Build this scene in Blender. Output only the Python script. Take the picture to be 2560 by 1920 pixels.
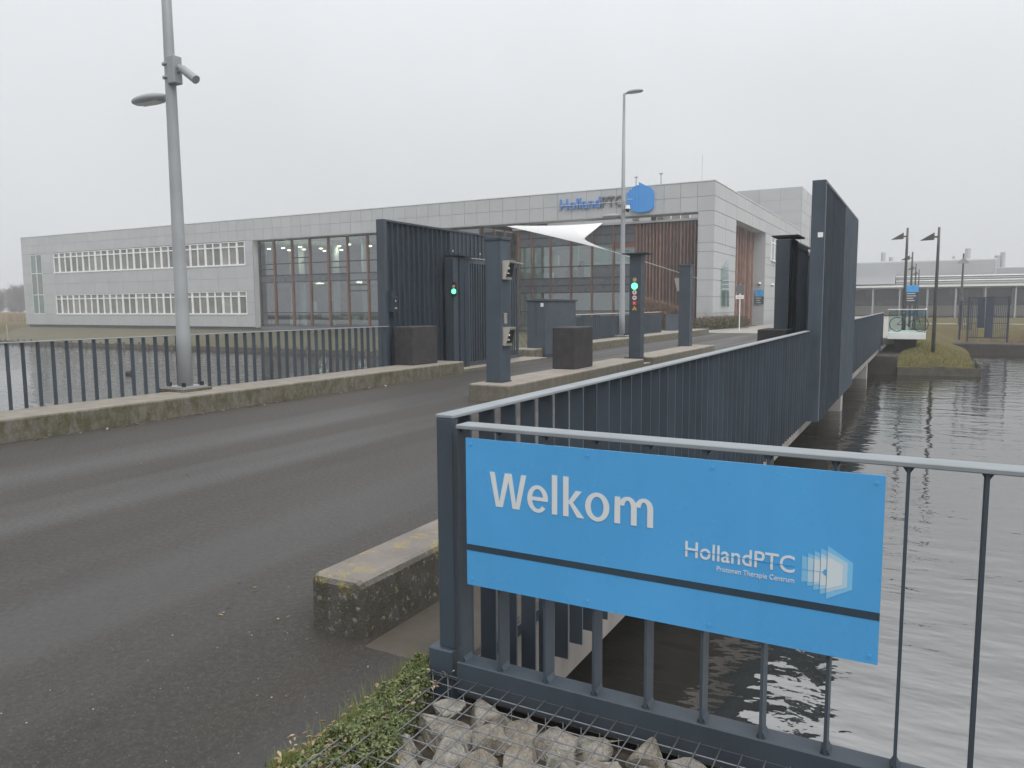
import bpy, bmesh, math, random
from math import radians as rad, sin, cos, pi
from mathutils import Vector, Matrix, noise as mn

for o in list(bpy.data.objects):
    bpy.data.objects.remove(o)
sc = bpy.context.scene
C = sc.collection

# ------------------------------------------------------------------ camera
cam = bpy.data.cameras.new('camera')
cam.sensor_width = 36.0
cam.lens = 26.66
cam.clip_start = 0.05
cam.clip_end = 3000
cam_o = bpy.data.objects.new('camera', cam)
C.objects.link(cam_o)
Yc = Vector((894.0, 174.5, -1638.07)).normalized()        # bridge direction seen from the camera
Xc = -Vector((-3031.0, 151.5, -1638.07)).normalized()     # facade direction seen from the camera
Zc = Xc.cross(Yc).normalized()
Xc = Yc.cross(Zc).normalized()
M3 = Matrix((Xc, Yc, Zc))
cam_o.matrix_world = Matrix.Translation((0, 0, 1.62)) @ M3.to_4x4()
sc.camera = cam_o

# ------------------------------------------------------------------ sky, sun, exposure
SUN_EL, SUN_AZ = 52.0, 118.0     # azimuth clockwise from +Y
w = bpy.data.worlds.new('World')
sc.world = w
w.use_nodes = True
nt = w.node_tree
nt.nodes.clear()
wo = nt.nodes.new('ShaderNodeOutputWorld')
bg = nt.nodes.new('ShaderNodeBackground')
sky = nt.nodes.new('ShaderNodeTexSky')
sky.sky_type = 'NISHITA'
sky.sun_disc = False
sky.sun_elevation = rad(SUN_EL)
sky.sun_rotation = rad(SUN_AZ)
sky.dust_density = 4.0
hs = nt.nodes.new('ShaderNodeHueSaturation')
hs.inputs['Saturation'].default_value = 0.25
tc = nt.nodes.new('ShaderNodeTexCoord')
sep = nt.nodes.new('ShaderNodeSeparateXYZ')
ram = nt.nodes.new('ShaderNodeMapRange')       # overcast: zenith brighter than horizon
ram.inputs['From Min'].default_value = 0.0
ram.inputs['From Max'].default_value = 1.0
ram.inputs['To Min'].default_value = 5.5
ram.inputs['To Max'].default_value = 14.6
nz = nt.nodes.new('ShaderNodeTexNoise')
nz.inputs['Scale'].default_value = 1.6
nz.inputs['Detail'].default_value = 4.0
nzr = nt.nodes.new('ShaderNodeMapRange')
nzr.inputs['To Min'].default_value = 0.82
nzr.inputs['To Max'].default_value = 1.17
mul = nt.nodes.new('ShaderNodeMath')
mul.operation = 'MULTIPLY'
tint = nt.nodes.new('ShaderNodeVectorMath')
tint.operation = 'SCALE'
tint.inputs[0].default_value = (0.975, 1.0, 1.03)
mix = nt.nodes.new('ShaderNodeMix')
mix.data_type = 'RGBA'
mix.inputs['Factor'].default_value = 0.88
L = nt.links.new
L(tc.outputs['Generated'], sep.inputs[0])
sq = nt.nodes.new('ShaderNodeMath')
sq.operation = 'POWER'
sq.use_clamp = True
sq.inputs[1].default_value = 1.8
L(sep.outputs['Z'], sq.inputs[0])
L(sq.outputs[0], ram.inputs['Value'])
L(tc.outputs['Generated'], nz.inputs['Vector'])
L(nz.outputs['Fac'], nzr.inputs['Value'])
L(ram.outputs[0], mul.inputs[0])
L(nzr.outputs[0], mul.inputs[1])
L(mul.outputs[0], tint.inputs['Scale'])
L(sky.outputs[0], hs.inputs['Color'])
L(hs.outputs[0], mix.inputs['A'])
L(tint.outputs[0], mix.inputs['B'])
L(mix.outputs['Result'], bg.inputs['Color'])
bg.inputs['Strength'].default_value = 0.1
L(bg.outputs[0], wo.inputs['Surface'])

sl = bpy.data.lights.new('sun', 'SUN')
sl.energy = 1.3
sl.angle = rad(50)
sl.color = (1.0, 0.97, 0.93)
so = bpy.data.objects.new('sun', sl)
C.objects.link(so)
sd = Vector((sin(rad(SUN_AZ)) * cos(rad(SUN_EL)), cos(rad(SUN_AZ)) * cos(rad(SUN_EL)), sin(rad(SUN_EL))))
so.rotation_euler = sd.to_track_quat('Z', 'Y').to_euler()
so.location = sd * 50

sc.view_settings.view_transform = 'Standard'
sc.view_settings.look = 'None'
sc.view_settings.exposure = 0.42
sc.view_settings.gamma = 1.0
sc.view_settings.use_curve_mapping = False
sc.cycles.use_denoising = True
sc.cycles.max_bounces = 8
sc.cycles.transparent_max_bounces = 24
sc.cycles.volume_bounces = 0
sc.cycles.sample_clamp_indirect = 6.0

# ------------------------------------------------------------------ helpers
RND = random.Random(7)
ORG = {}


class MB:
    def __init__(s):
        s.v = []
        s.f = []

    def quad(s, *p):
        n = len(s.v)
        s.v += [tuple(q) for q in p]
        s.f.append(tuple(range(n, n + len(p))))
        return s

    def box(s, x0, x1, y0, y1, z0, z1):
        n = len(s.v)
        s.v += [(x0, y0, z0), (x1, y0, z0), (x1, y1, z0), (x0, y1, z0), (x0, y0, z1), (x1, y0, z1), (x1, y1, z1), (x0, y1, z1)]
        for q in ((3, 2, 1, 0), (4, 5, 6, 7), (0, 1, 5, 4), (1, 2, 6, 5), (2, 3, 7, 6), (3, 0, 4, 7)):
            s.f.append(tuple(n + i for i in q))
        return s

    def bar(s, a, b, w, h=None, up=(0, 0, 1)):
        a, b = Vector(a), Vector(b)
        h = h or w
        d = (b - a).normalized()
        u = Vector(up)
        if abs(d.dot(u)) > 0.95:
            u = Vector((1, 0, 0))
        r = d.cross(u).normalized()
        u = r.cross(d).normalized()
        n = len(s.v)
        for p in (a, b):
            for i, j in ((-1, -1), (1, -1), (1, 1), (-1, 1)):
                s.v.append(tuple(p + r * (i * w / 2) + u * (j * h / 2)))
        for q in ((3, 2, 1, 0), (4, 5, 6, 7), (0, 1, 5, 4), (1, 2, 6, 5), (2, 3, 7, 6), (3, 0, 4, 7)):
            s.f.append(tuple(n + i for i in q))
        return s

    def tube(s, pts, rs, k=12, cap=True):
        pts = [Vector(p) for p in pts]
        if not isinstance(rs, (list, tuple)):
            rs = [rs] * len(pts)
        n = len(s.v)
        for i, p in enumerate(pts):
            d = (pts[min(i + 1, len(pts) - 1)] - pts[max(i - 1, 0)]).normalized()
            u = Vector((0, 0, 1)) if abs(d.z) < 0.9 else Vector((1, 0, 0))
            r = d.cross(u).normalized()
            u = r.cross(d).normalized()
            for j in range(k):
                a = 2 * pi * j / k
                s.v.append(tuple(p + (r * cos(a) + u * sin(a)) * rs[i]))
        for i in range(len(pts) - 1):
            for j in range(k):
                a, b = n + i * k + j, n + i * k + (j + 1) % k
                s.f.append((a, b, b + k, a + k))
        if cap:
            s.f.append(tuple(n + j for j in range(k))[::-1])
            s.f.append(tuple(n + (len(pts) - 1) * k + j for j in range(k)))
        return s

    def prism(s, poly, a, b, axis='y'):
        n = len(s.v)
        m = len(poly)
        for t in (a, b):
            for (p, q) in poly:
                s.v.append({'y': (p, t, q), 'x': (t, p, q), 'z': (p, q, t)}[axis])
        s.f.append(tuple(n + i for i in range(m)))
        s.f.append(tuple(n + m + i for i in range(m))[::-1])
        for i in range(m):
            j = (i + 1) % m
            s.f.append((n + i, n + m + i, n + m + j, n + j))
        return s

    def ball(s, c, rx, ry, rz, k=12, m=8):
        n = len(s.v)
        for i in range(m + 1):
            t = pi * i / m
            for j in range(k):
                a = 2 * pi * j / k
                s.v.append((c[0] + rx * sin(t) * cos(a), c[1] + ry * sin(t) * sin(a), c[2] + rz * cos(t)))
        for i in range(m):
            for j in range(k):
                a, b = n + i * k + j, n + i * k + (j + 1) % k
                s.f.append((a, a + k, b + k, b))
        return s

    def mesh(s, name, mat=None, off=(0, 0, 0), bevel=0, seg=2, smooth=False, fix=True):
        me = bpy.data.meshes.new(name)
        ox, oy, oz = off
        me.from_pydata([(x - ox, y - oy, z - oz) for x, y, z in s.v], [], s.f)
        if fix or bevel:
            bm = bmesh.new()
            bm.from_mesh(me)
            if fix:
                bmesh.ops.recalc_face_normals(bm, faces=bm.faces)
            if bevel:
                bmesh.ops.bevel(bm, geom=list(bm.edges), offset=bevel, segments=seg, affect='EDGES', profile=0.5)
            bm.to_mesh(me)
            bm.free()
        if smooth:
            me.polygons.foreach_set('use_smooth', [True] * len(me.polygons))
        if mat:
            me.materials.append(mat)
        me.update()
        return me


def link(name, me, parent=None, loc=(0, 0, 0), rz=0):
    o = bpy.data.objects.new(name, me)
    C.objects.link(o)
    if parent:
        o.parent = parent
    o.location = loc
    o.rotation_euler = (0, 0, rz)
    return o


def tag(o, label=None, cat=None, group=None, kind=None):
    for k, v in (('label', label), ('category', cat), ('group', group), ('kind', kind)):
        if v:
            o[k] = v
    return o


def thing(name, label, cat, loc=(0, 0, 0), group=None, rz=0):
    o = bpy.data.objects.new(name, None)
    C.objects.link(o)
    o.location = loc
    o.rotation_euler = (0, 0, rz)
    ORG[o.name] = tuple(loc)
    return tag(o, label, cat, group)


def org(p):
    """world position of a thing or of a part (parts sit at their thing's origin or carry a location)"""
    v = Vector((0, 0, 0))
    while p:
        v += Vector(p.location)
        p = p.parent
    return v


def part(name, mb, mat, parent, **k):
    """world-coordinate MB -> part of parent (parent unrotated)"""
    return link(name, mb.mesh(name, mat, org(parent), **k), parent)


def one(name, mb, mat, label, cat, loc=(0, 0, 0), group=None, **k):
    o = link(name, mb.mesh(name, mat, loc, **k), None, loc)
    return tag(o, label, cat, group)


def struct(name, mb, mat, parent=None, **k):
    o = link(name, mb.mesh(name, mat, **k), parent)
    if not parent:
        o['kind'] = 'structure'
    return o


def place(name, me, parent, wpos, rz=0):
    """shared mesh at a world position under a parent"""
    return link(name, me, parent, Vector(wpos) - org(parent), rz)


# ------------------------------------------------------------------ materials
def nodes(name):
    m = bpy.data.materials.new(name)
    m.use_nodes = True
    n = m.node_tree
    return m, n, n.nodes['Principled BSDF']


def noise_node(n, scale, detail=4, vec=None, rough=0.55):
    t = n.nodes.new('ShaderNodeTexNoise')
    t.inputs['Scale'].default_value = scale
    t.inputs['Detail'].default_value = detail
    t.inputs['Roughness'].default_value = rough
    if vec:
        n.links.new(vec, t.inputs['Vector'])
    return t.outputs['Fac']


def wpos(n, scl=None):
    g = n.nodes.new('ShaderNodeNewGeometry')
    if not scl:
        return g.outputs['Position']
    v = n.nodes.new('ShaderNodeVectorMath')
    v.operation = 'MULTIPLY'
    n.links.new(g.outputs['Position'], v.inputs[0])
    v.inputs[1].default_value = scl
    return v.outputs[0]


def maprange(n, src, a, b, c=0.0, d=1.0):
    r = n.nodes.new('ShaderNodeMapRange')
    r.inputs['From Min'].default_value = a
    r.inputs['From Max'].default_value = b
    r.inputs['To Min'].default_value = c
    r.inputs['To Max'].default_value = d
    n.links.new(src, r.inputs['Value'])
    return r.outputs[0]


def mixc(n, fac, a, b):
    x = n.nodes.new('ShaderNodeMix')
    x.data_type = 'RGBA'
    for key, val in (('Factor', fac), ('A', a), ('B', b)):
        if isinstance(val, (int, float)):
            x.inputs[key].default_value = val
        elif isinstance(val, tuple):
            x.inputs[key].default_value = (*val, 1)
        else:
            n.links.new(val, x.inputs[key])
    return x.outputs['Result']


def math2(n, op, a, b):
    x = n.nodes.new('ShaderNodeMath')
    x.operation = op
    for i, val in enumerate((a, b)):
        if isinstance(val, (int, float)):
            x.inputs[i].default_value = val
        else:
            n.links.new(val, x.inputs[i])
    return x.outputs[0]


def bump(n, bsdf, h, strength=0.3, dist=0.01):
    b = n.nodes.new('ShaderNodeBump')
    b.inputs['Strength'].default_value = strength
    b.inputs['Distance'].default_value = dist
    n.links.new(h, b.inputs['Height'])
    n.links.new(b.outputs[0], bsdf.inputs['Normal'])


def pm(name, col, rough=0.6, var=0.15, scale=3.0, bmp=0.0, bscale=60.0, metal=0.0, spec=0.5, objvar=0.0, streak=0.0):
    """principled with world-space mottling, optional per-object tone, optional vertical streaks"""
    m, n, b = nodes(name)
    f = noise_node(n, scale, 5, wpos(n))
    f = maprange(n, f, 0.3, 0.7)
    c = mixc(n, f, tuple(x * (1 - var) for x in col), tuple(min(1, x * (1 + var)) for x in col))
    if streak:
        s = noise_node(n, 1.0, 4, wpos(n, (9, 9, 0.5)))
        s = maprange(n, s, 0.5, 0.75, 0, streak)
        c = mixc(n, s, c, tuple(x * 0.55 for x in col))
    if objvar:
        oi = n.nodes.new('ShaderNodeObjectInfo')
        v = maprange(n, oi.outputs['Random'], 0, 1, 1 - objvar, 1 + objvar)
        vm = n.nodes.new('ShaderNodeVectorMath')
        vm.operation = 'SCALE'
        n.links.new(c, vm.inputs[0])
        n.links.new(v, vm.inputs['Scale'])
        c = vm.outputs[0]
    n.links.new(c, b.inputs['Base Color'])
    r = noise_node(n, scale * 2.3, 3, wpos(n))
    r = maprange(n, r, 0.3, 0.7, max(0.03, rough - 0.08), min(1, rough + 0.08))
    n.links.new(r, b.inputs['Roughness'])
    b.inputs['Metallic'].default_value = metal
    b.inputs['Specular IOR Level'].default_value = spec
    if bmp:
        bump(n, b, noise_node(n, bscale, 4, wpos(n)), bmp, 0.01)
    return m


def glass_mat(name, tintc=(0.78, 0.88, 0.85), refl=0.12, rough=0.0):
    m = bpy.data.materials.new(name)
    m.use_nodes = True
    n = m.node_tree
    n.nodes.clear()
    out = n.nodes.new('ShaderNodeOutputMaterial')
    tr = n.nodes.new('ShaderNodeBsdfTransparent')
    tr.inputs[0].default_value = (*tintc, 1)
    gl = n.nodes.new('ShaderNodeBsdfGlossy')
    gl.inputs['Color'].default_value = (0.92, 0.96, 1.0, 1)
    gl.inputs['Roughness'].default_value = rough
    fr = n.nodes.new('ShaderNodeFresnel')
    fr.inputs['IOR'].default_value = 1.5
    f = math2(n, 'ADD', math2(n, 'MULTIPLY', fr.outputs[0], 1.3), refl)
    gm = n.nodes.new('ShaderNodeNewGeometry')            # only the outer face of a pane mirrors
    f = math2(n, 'MULTIPLY', f, math2(n, 'SUBTRACT', 1.0, gm.outputs['Backfacing']))
    mx = n.nodes.new('ShaderNodeMixShader')
    cl = n.nodes.new('ShaderNodeClamp')
    n.links.new(f, cl.inputs[0])
    n.links.new(cl.outputs[0], mx.inputs[0])
    n.links.new(tr.outputs[0], mx.inputs[1])
    n.links.new(gl.outputs[0], mx.inputs[2])
    n.links.new(mx.outputs[0], out.inputs[0])
    return m


def emit_mat(name, col, s):
    m, n, b = nodes(name)
    b.inputs['Base Color'].default_value = (*[c * 0.5 for c in col], 1)
    b.inputs['Emission Color'].default_value = (*col, 1)
    b.inputs['Emission Strength'].default_value = s
    return m


def asphalt_mat():
    m, n, b = nodes('asphalt')
    p = wpos(n)
    fine = noise_node(n, 190, 3, p, 0.7)
    mid = noise_node(n, 28, 4, p)
    big = noise_node(n, 0.9, 4, wpos(n, (1.0, 0.55, 1)))
    c = mixc(n, maprange(n, fine, 0.35, 0.72), (0.010, 0.0085, 0.0072), (0.072, 0.062, 0.052))
    c = mixc(n, maprange(n, mid, 0.35, 0.7, 0, 0.5), c, (0.034, 0.027, 0.022))
    c = mixc(n, maprange(n, big, 0.4, 0.7, 0, 0.35), c, (0.050, 0.037, 0.026))
    # damp, polished wheel bands run along the road, with painted sheen
    band = noise_node(n, 1.0, 2, wpos(n, (0.62, 0.02, 0)))
    bandm = maprange(n, band, 0.47, 0.60)
    stain = noise_node(n, 1.0, 6, wpos(n, (0.8, 0.35, 1)), 0.7)
    c = mixc(n, maprange(n, stain, 0.52, 0.66, 0, 0.55), c, (0.016, 0.0135, 0.0115))
    agg = n.nodes.new('ShaderNodeTexVoronoi')
    agg.inputs['Scale'].default_value = 120
    n.links.new(p, agg.inputs['Vector'])
    asep = n.nodes.new('ShaderNodeSeparateColor')
    n.links.new(agg.outputs['Color'], asep.inputs[0])
    c = mixc(n, math2(n, 'MULTIPLY', maprange(n, asep.outputs[1], 0.75, 1.0), 0.55), c, (0.105, 0.092, 0.080))
    c = mixc(n, math2(n, 'MULTIPLY', bandm, 0.42), c, (0.072, 0.072, 0.074))  # paler grey painted in for the wet sheen of the bands
    vo = n.nodes.new('ShaderNodeTexVoronoi')          # pale grit chips
    vo.inputs['Scale'].default_value = 55
    n.links.new(p, vo.inputs['Vector'])
    sp = n.nodes.new('ShaderNodeSeparateColor')
    n.links.new(vo.outputs['Color'], sp.inputs[0])
    chip = math2(n, 'MULTIPLY', maprange(n, vo.outputs['Distance'], 0.22, 0.12), maprange(n, sp.outputs[0], 0.965, 0.98))
    c = mixc(n, math2(n, 'MULTIPLY', chip, 0.75), c, (0.22, 0.20, 0.17))
    n.links.new(c, b.inputs['Base Color'])
    r = math2(n, 'SUBTRACT', maprange(n, mid, 0.3, 0.7, 0.52, 0.75), math2(n, 'MULTIPLY', bandm, 0.24))
    n.links.new(r, b.inputs['Roughness'])
    b.inputs['Specular IOR Level'].default_value = 0.55
    bump(n, b, math2(n, 'ADD', fine, math2(n, 'MULTIPLY', mid, 0.9)), 1.0, 0.008)
    return m


def concrete_mat(name, col, moss=0.5, mosscol=(0.075, 0.085, 0.03), lichen=0.0, side_dark=0.45, pale_amt=0.35):
    """weathered concrete: clean worn top, algae and an evenly darker tone on upright faces, optional yellow lichen"""
    m, n, b = nodes(name)
    p = wpos(n)
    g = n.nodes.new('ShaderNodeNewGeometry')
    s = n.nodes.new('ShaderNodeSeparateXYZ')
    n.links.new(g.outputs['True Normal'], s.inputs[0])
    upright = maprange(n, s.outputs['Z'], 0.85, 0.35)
    a = noise_node(n, 4.0, 6, p)
    f = noise_node(n, 70, 4, p, 0.7)
    c = mixc(n, maprange(n, a, 0.3, 0.7), tuple(x * 0.8 for x in col), tuple(x * 1.12 for x in col))
    c = mixc(n, maprange(n, f, 0.45, 0.75, 0, 0.35), c, tuple(x * 0.55 for x in col))
    c = mixc(n, math2(n, 'MULTIPLY', upright, side_dark), c, tuple(x * 0.30 for x in col))  # upright faces get an evenly darker tone than the top
    mo = noise_node(n, 9.0, 6, wpos(n, (1, 1, 0.6)), 0.65)
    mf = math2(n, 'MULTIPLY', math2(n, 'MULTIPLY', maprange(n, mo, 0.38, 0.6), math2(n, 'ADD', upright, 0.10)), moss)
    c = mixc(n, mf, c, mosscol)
    pale = noise_node(n, 26, 5, p, 0.7)
    c = mixc(n, math2(n, 'MULTIPLY', maprange(n, pale, 0.57, 0.66), math2(n, 'MULTIPLY', upright, pale_amt)), c, (0.33, 0.32, 0.27))
    if lichen:
        ln = noise_node(n, 7.0, 4, p)
        lf = noise_node(n, 110, 3, p, 0.8)
        sz = n.nodes.new('ShaderNodeSeparateXYZ')
        n.links.new(p, sz.inputs[0])
        ln2 = math2(n, 'ADD', ln, maprange(n, sz.outputs['Z'], 0.12, 0.27, -0.2, 0.0))
        k = math2(n, 'MULTIPLY', maprange(n, ln2, 0.53, 0.62), maprange(n, lf, 0.50, 0.56))
        c = mixc(n, math2(n, 'MULTIPLY', k, lichen), c, (0.42, 0.33, 0.03))
    n.links.new(c, b.inputs['Base Color'])
    b.inputs['Roughness'].default_value = 0.82
    b.inputs['Specular IOR Level'].default_value = 0.3
    bump(n, b, math2(n, 'ADD', f, math2(n, 'MULTIPLY', mo, 1.2)), 0.8, 0.014)
    return m


def water_mat():
    m, n, b = nodes('water')
    p = wpos(n)
    b.inputs['Base Color'].default_value = (0.018, 0.018, 0.015, 1)
    b.inputs['Roughness'].default_value = 0.02
    b.inputs['IOR'].default_value = 3.9
    b.inputs['Specular IOR Level'].default_value = 0.5
    w1 = noise_node(n, 1.0, 3, wpos(n, (1.1, 2.2, 1)), 0.5)
    w2 = noise_node(n, 1.0, 3, wpos(n, (3.2, 6.5, 1)), 0.5)
    w3 = noise_node(n, 1.0, 2, wpos(n, (0.06, 0.09, 1)))
    h = math2(n, 'ADD', math2(n, 'MULTIPLY', w1, 0.85), math2(n, 'MULTIPLY', w2, 0.15))
    h = math2(n, 'MULTIPLY', h, maprange(n, w3, 0.35, 0.65, 0.40, 1.25))
    bump(n, b, h, 0.32, 0.16)
    return m


def facade_mat():
    m, n, b = nodes('grey_cladding')
    p = wpos(n)
    oi = n.nodes.new('ShaderNodeObjectInfo')
    v = maprange(n, oi.outputs['Random'], 0, 1, 0.965, 1.035)
    f = noise_node(n, 0.6, 5, p)
    st = noise_node(n, 1.0, 5, wpos(n, (2.5, 2.5, 0.25)))
    c = mixc(n, maprange(n, f, 0.3, 0.7), (0.41, 0.42, 0.428), (0.445, 0.455, 0.462))
    c = mixc(n, maprange(n, st, 0.5, 0.8, 0, 0.22), c, (0.29, 0.295, 0.295))
    vm = n.nodes.new('ShaderNodeVectorMath')
    vm.operation = 'SCALE'
    n.links.new(c, vm.inputs[0])
    n.links.new(v, vm.inputs['Scale'])
    n.links.new(vm.outputs[0], b.inputs['Base Color'])
    b.inputs['Roughness'].default_value = 0.55
    b.inputs['Specular IOR Level'].default_value = 0.4
    return m


def bank_mat():
    m, n, b = nodes('bank_stone_grass')
    p = wpos(n)
    br = n.nodes.new('ShaderNodeTexBrick')
    br.inputs['Scale'].default_value = 1.0
    br.inputs['Mortar Size'].default_value = 0.09
    br.inputs['Brick Width'].default_value = 0.42
    br.inputs['Row Height'].default_value = 0.36
    n.links.new(p, br.inputs['Vector'])
    a = noise_node(n, 0.35, 5, p)
    f = noise_node(n, 14, 5, p, 0.7)
    col = mixc(n, maprange(n, f, 0.3, 0.7), (0.085, 0.080, 0.062), (0.185, 0.176, 0.145))
    dark = mixc(n, f, (0.030, 0.034, 0.014), (0.060, 0.058, 0.028))
    sx = n.nodes.new('ShaderNodeSeparateXYZ')
    n.links.new(p, sx.inputs[0])
    near = math2(n, 'MULTIPLY', maprange(n, sx.outputs['X'], -60, -48), 0.85)
    c = mixc(n, math2(n, 'MULTIPLY', br.outputs['Fac'], near), col, dark)
    c = mixc(n, maprange(n, a, 0.42, 0.62, 0, 0.5), c, (0.115, 0.105, 0.05))
    c = mixc(n, maprange(n, sx.outputs['X'], -48, -64, 0, 0.7), c, mixc(n, maprange(n, a, 0.35, 0.65), (0.11, 0.102, 0.06), (0.145, 0.125, 0.085)))
    n.links.new(c, b.inputs['Base Color'])
    b.inputs['Roughness'].default_value = 0.95
    b.inputs['Specular IOR Level'].default_value = 0.1
    bump(n, b, f, 0.6, 0.05)
    return m


def grass_mat(name, c1, c2, c3, scale=1.2):
    m, n, b = nodes(name)
    p = wpos(n)
    a = noise_node(n, scale, 6, p, 0.65)
    f = noise_node(n, 40, 4, wpos(n, (1, 1, 0.4)), 0.7)
    d = noise_node(n, scale * 0.25, 3, p)
    c = mixc(n, maprange(n, a, 0.35, 0.65), c1, c2)
    c = mixc(n, maprange(n, d, 0.45, 0.6, 0, 0.7), c, c3)
    c = mixc(n, maprange(n, f, 0.4, 0.7, 0, 0.45), c, tuple(x * 0.45 for x in c1))
    n.links.new(c, b.inputs['Base Color'])
    b.inputs['Roughness'].default_value = 0.95
    b.inputs['Specular IOR Level'].default_value = 0.1
    bump(n, b, math2(n, 'ADD', f, a), 0.8, 0.05)
    return m


def stone_mat():
    m, n, b = nodes('gabion_stone')
    tcn = n.nodes.new('ShaderNodeNewGeometry')
    p = tcn.outputs['Position']
    oi = n.nodes.new('ShaderNodeObjectInfo')
    a = noise_node(n, 14, 6, p, 0.65)
    f = noise_node(n, 90, 4, p, 0.7)
    vein = noise_node(n, 22, 2, p)
    c = mixc(n, maprange(n, a, 0.33, 0.66), (0.15, 0.132, 0.108), (0.46, 0.435, 0.39))
    c = mixc(n, maprange(n, oi.outputs['Random'], 0.4, 1, 0, 0.55), c, (0.27, 0.215, 0.15))
    vv = math2(n, 'ABSOLUTE', math2(n, 'SUBTRACT', vein, 0.5), 0)
    c = mixc(n, maprange(n, vv, 0.02, 0.0, 0, 0.5), c, (0.55, 0.52, 0.47))
    c = mixc(n, maprange(n, f, 0.4, 0.75, 0, 0.5), c, (0.15, 0.14, 0.115))
    g2 = noise_node(n, 5, 4, p)
    c = mixc(n, maprange(n, g2, 0.55, 0.7, 0, 0.35), c, (0.16, 0.17, 0.07))
    n.links.new(c, b.inputs['Base Color'])
    b.inputs['Roughness'].default_value = 0.8
    bump(n, b, math2(n, 'ADD', a, math2(n, 'MULTIPLY', f, 0.5)), 1.0, 0.02)
    return m


def leaf_mat(name, c1, c2, trans=0.0):
    m, n, b = nodes(name)
    g = n.nodes.new('ShaderNodeNewGeometry')
    f = noise_node(n, 8, 4, g.outputs['Position'])
    r = g.outputs['Random Per Island']
    c = mixc(n, r, c1, c2)
    c = mixc(n, maprange(n, f, 0.4, 0.7, 0, 0.4), c, tuple(x * 0.6 for x in c1))
    n.links.new(c, b.inputs['Base Color'])
    b.inputs['Roughness'].default_value = 0.75
    b.inputs['Specular IOR Level'].default_value = 0.2
    return m


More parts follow.
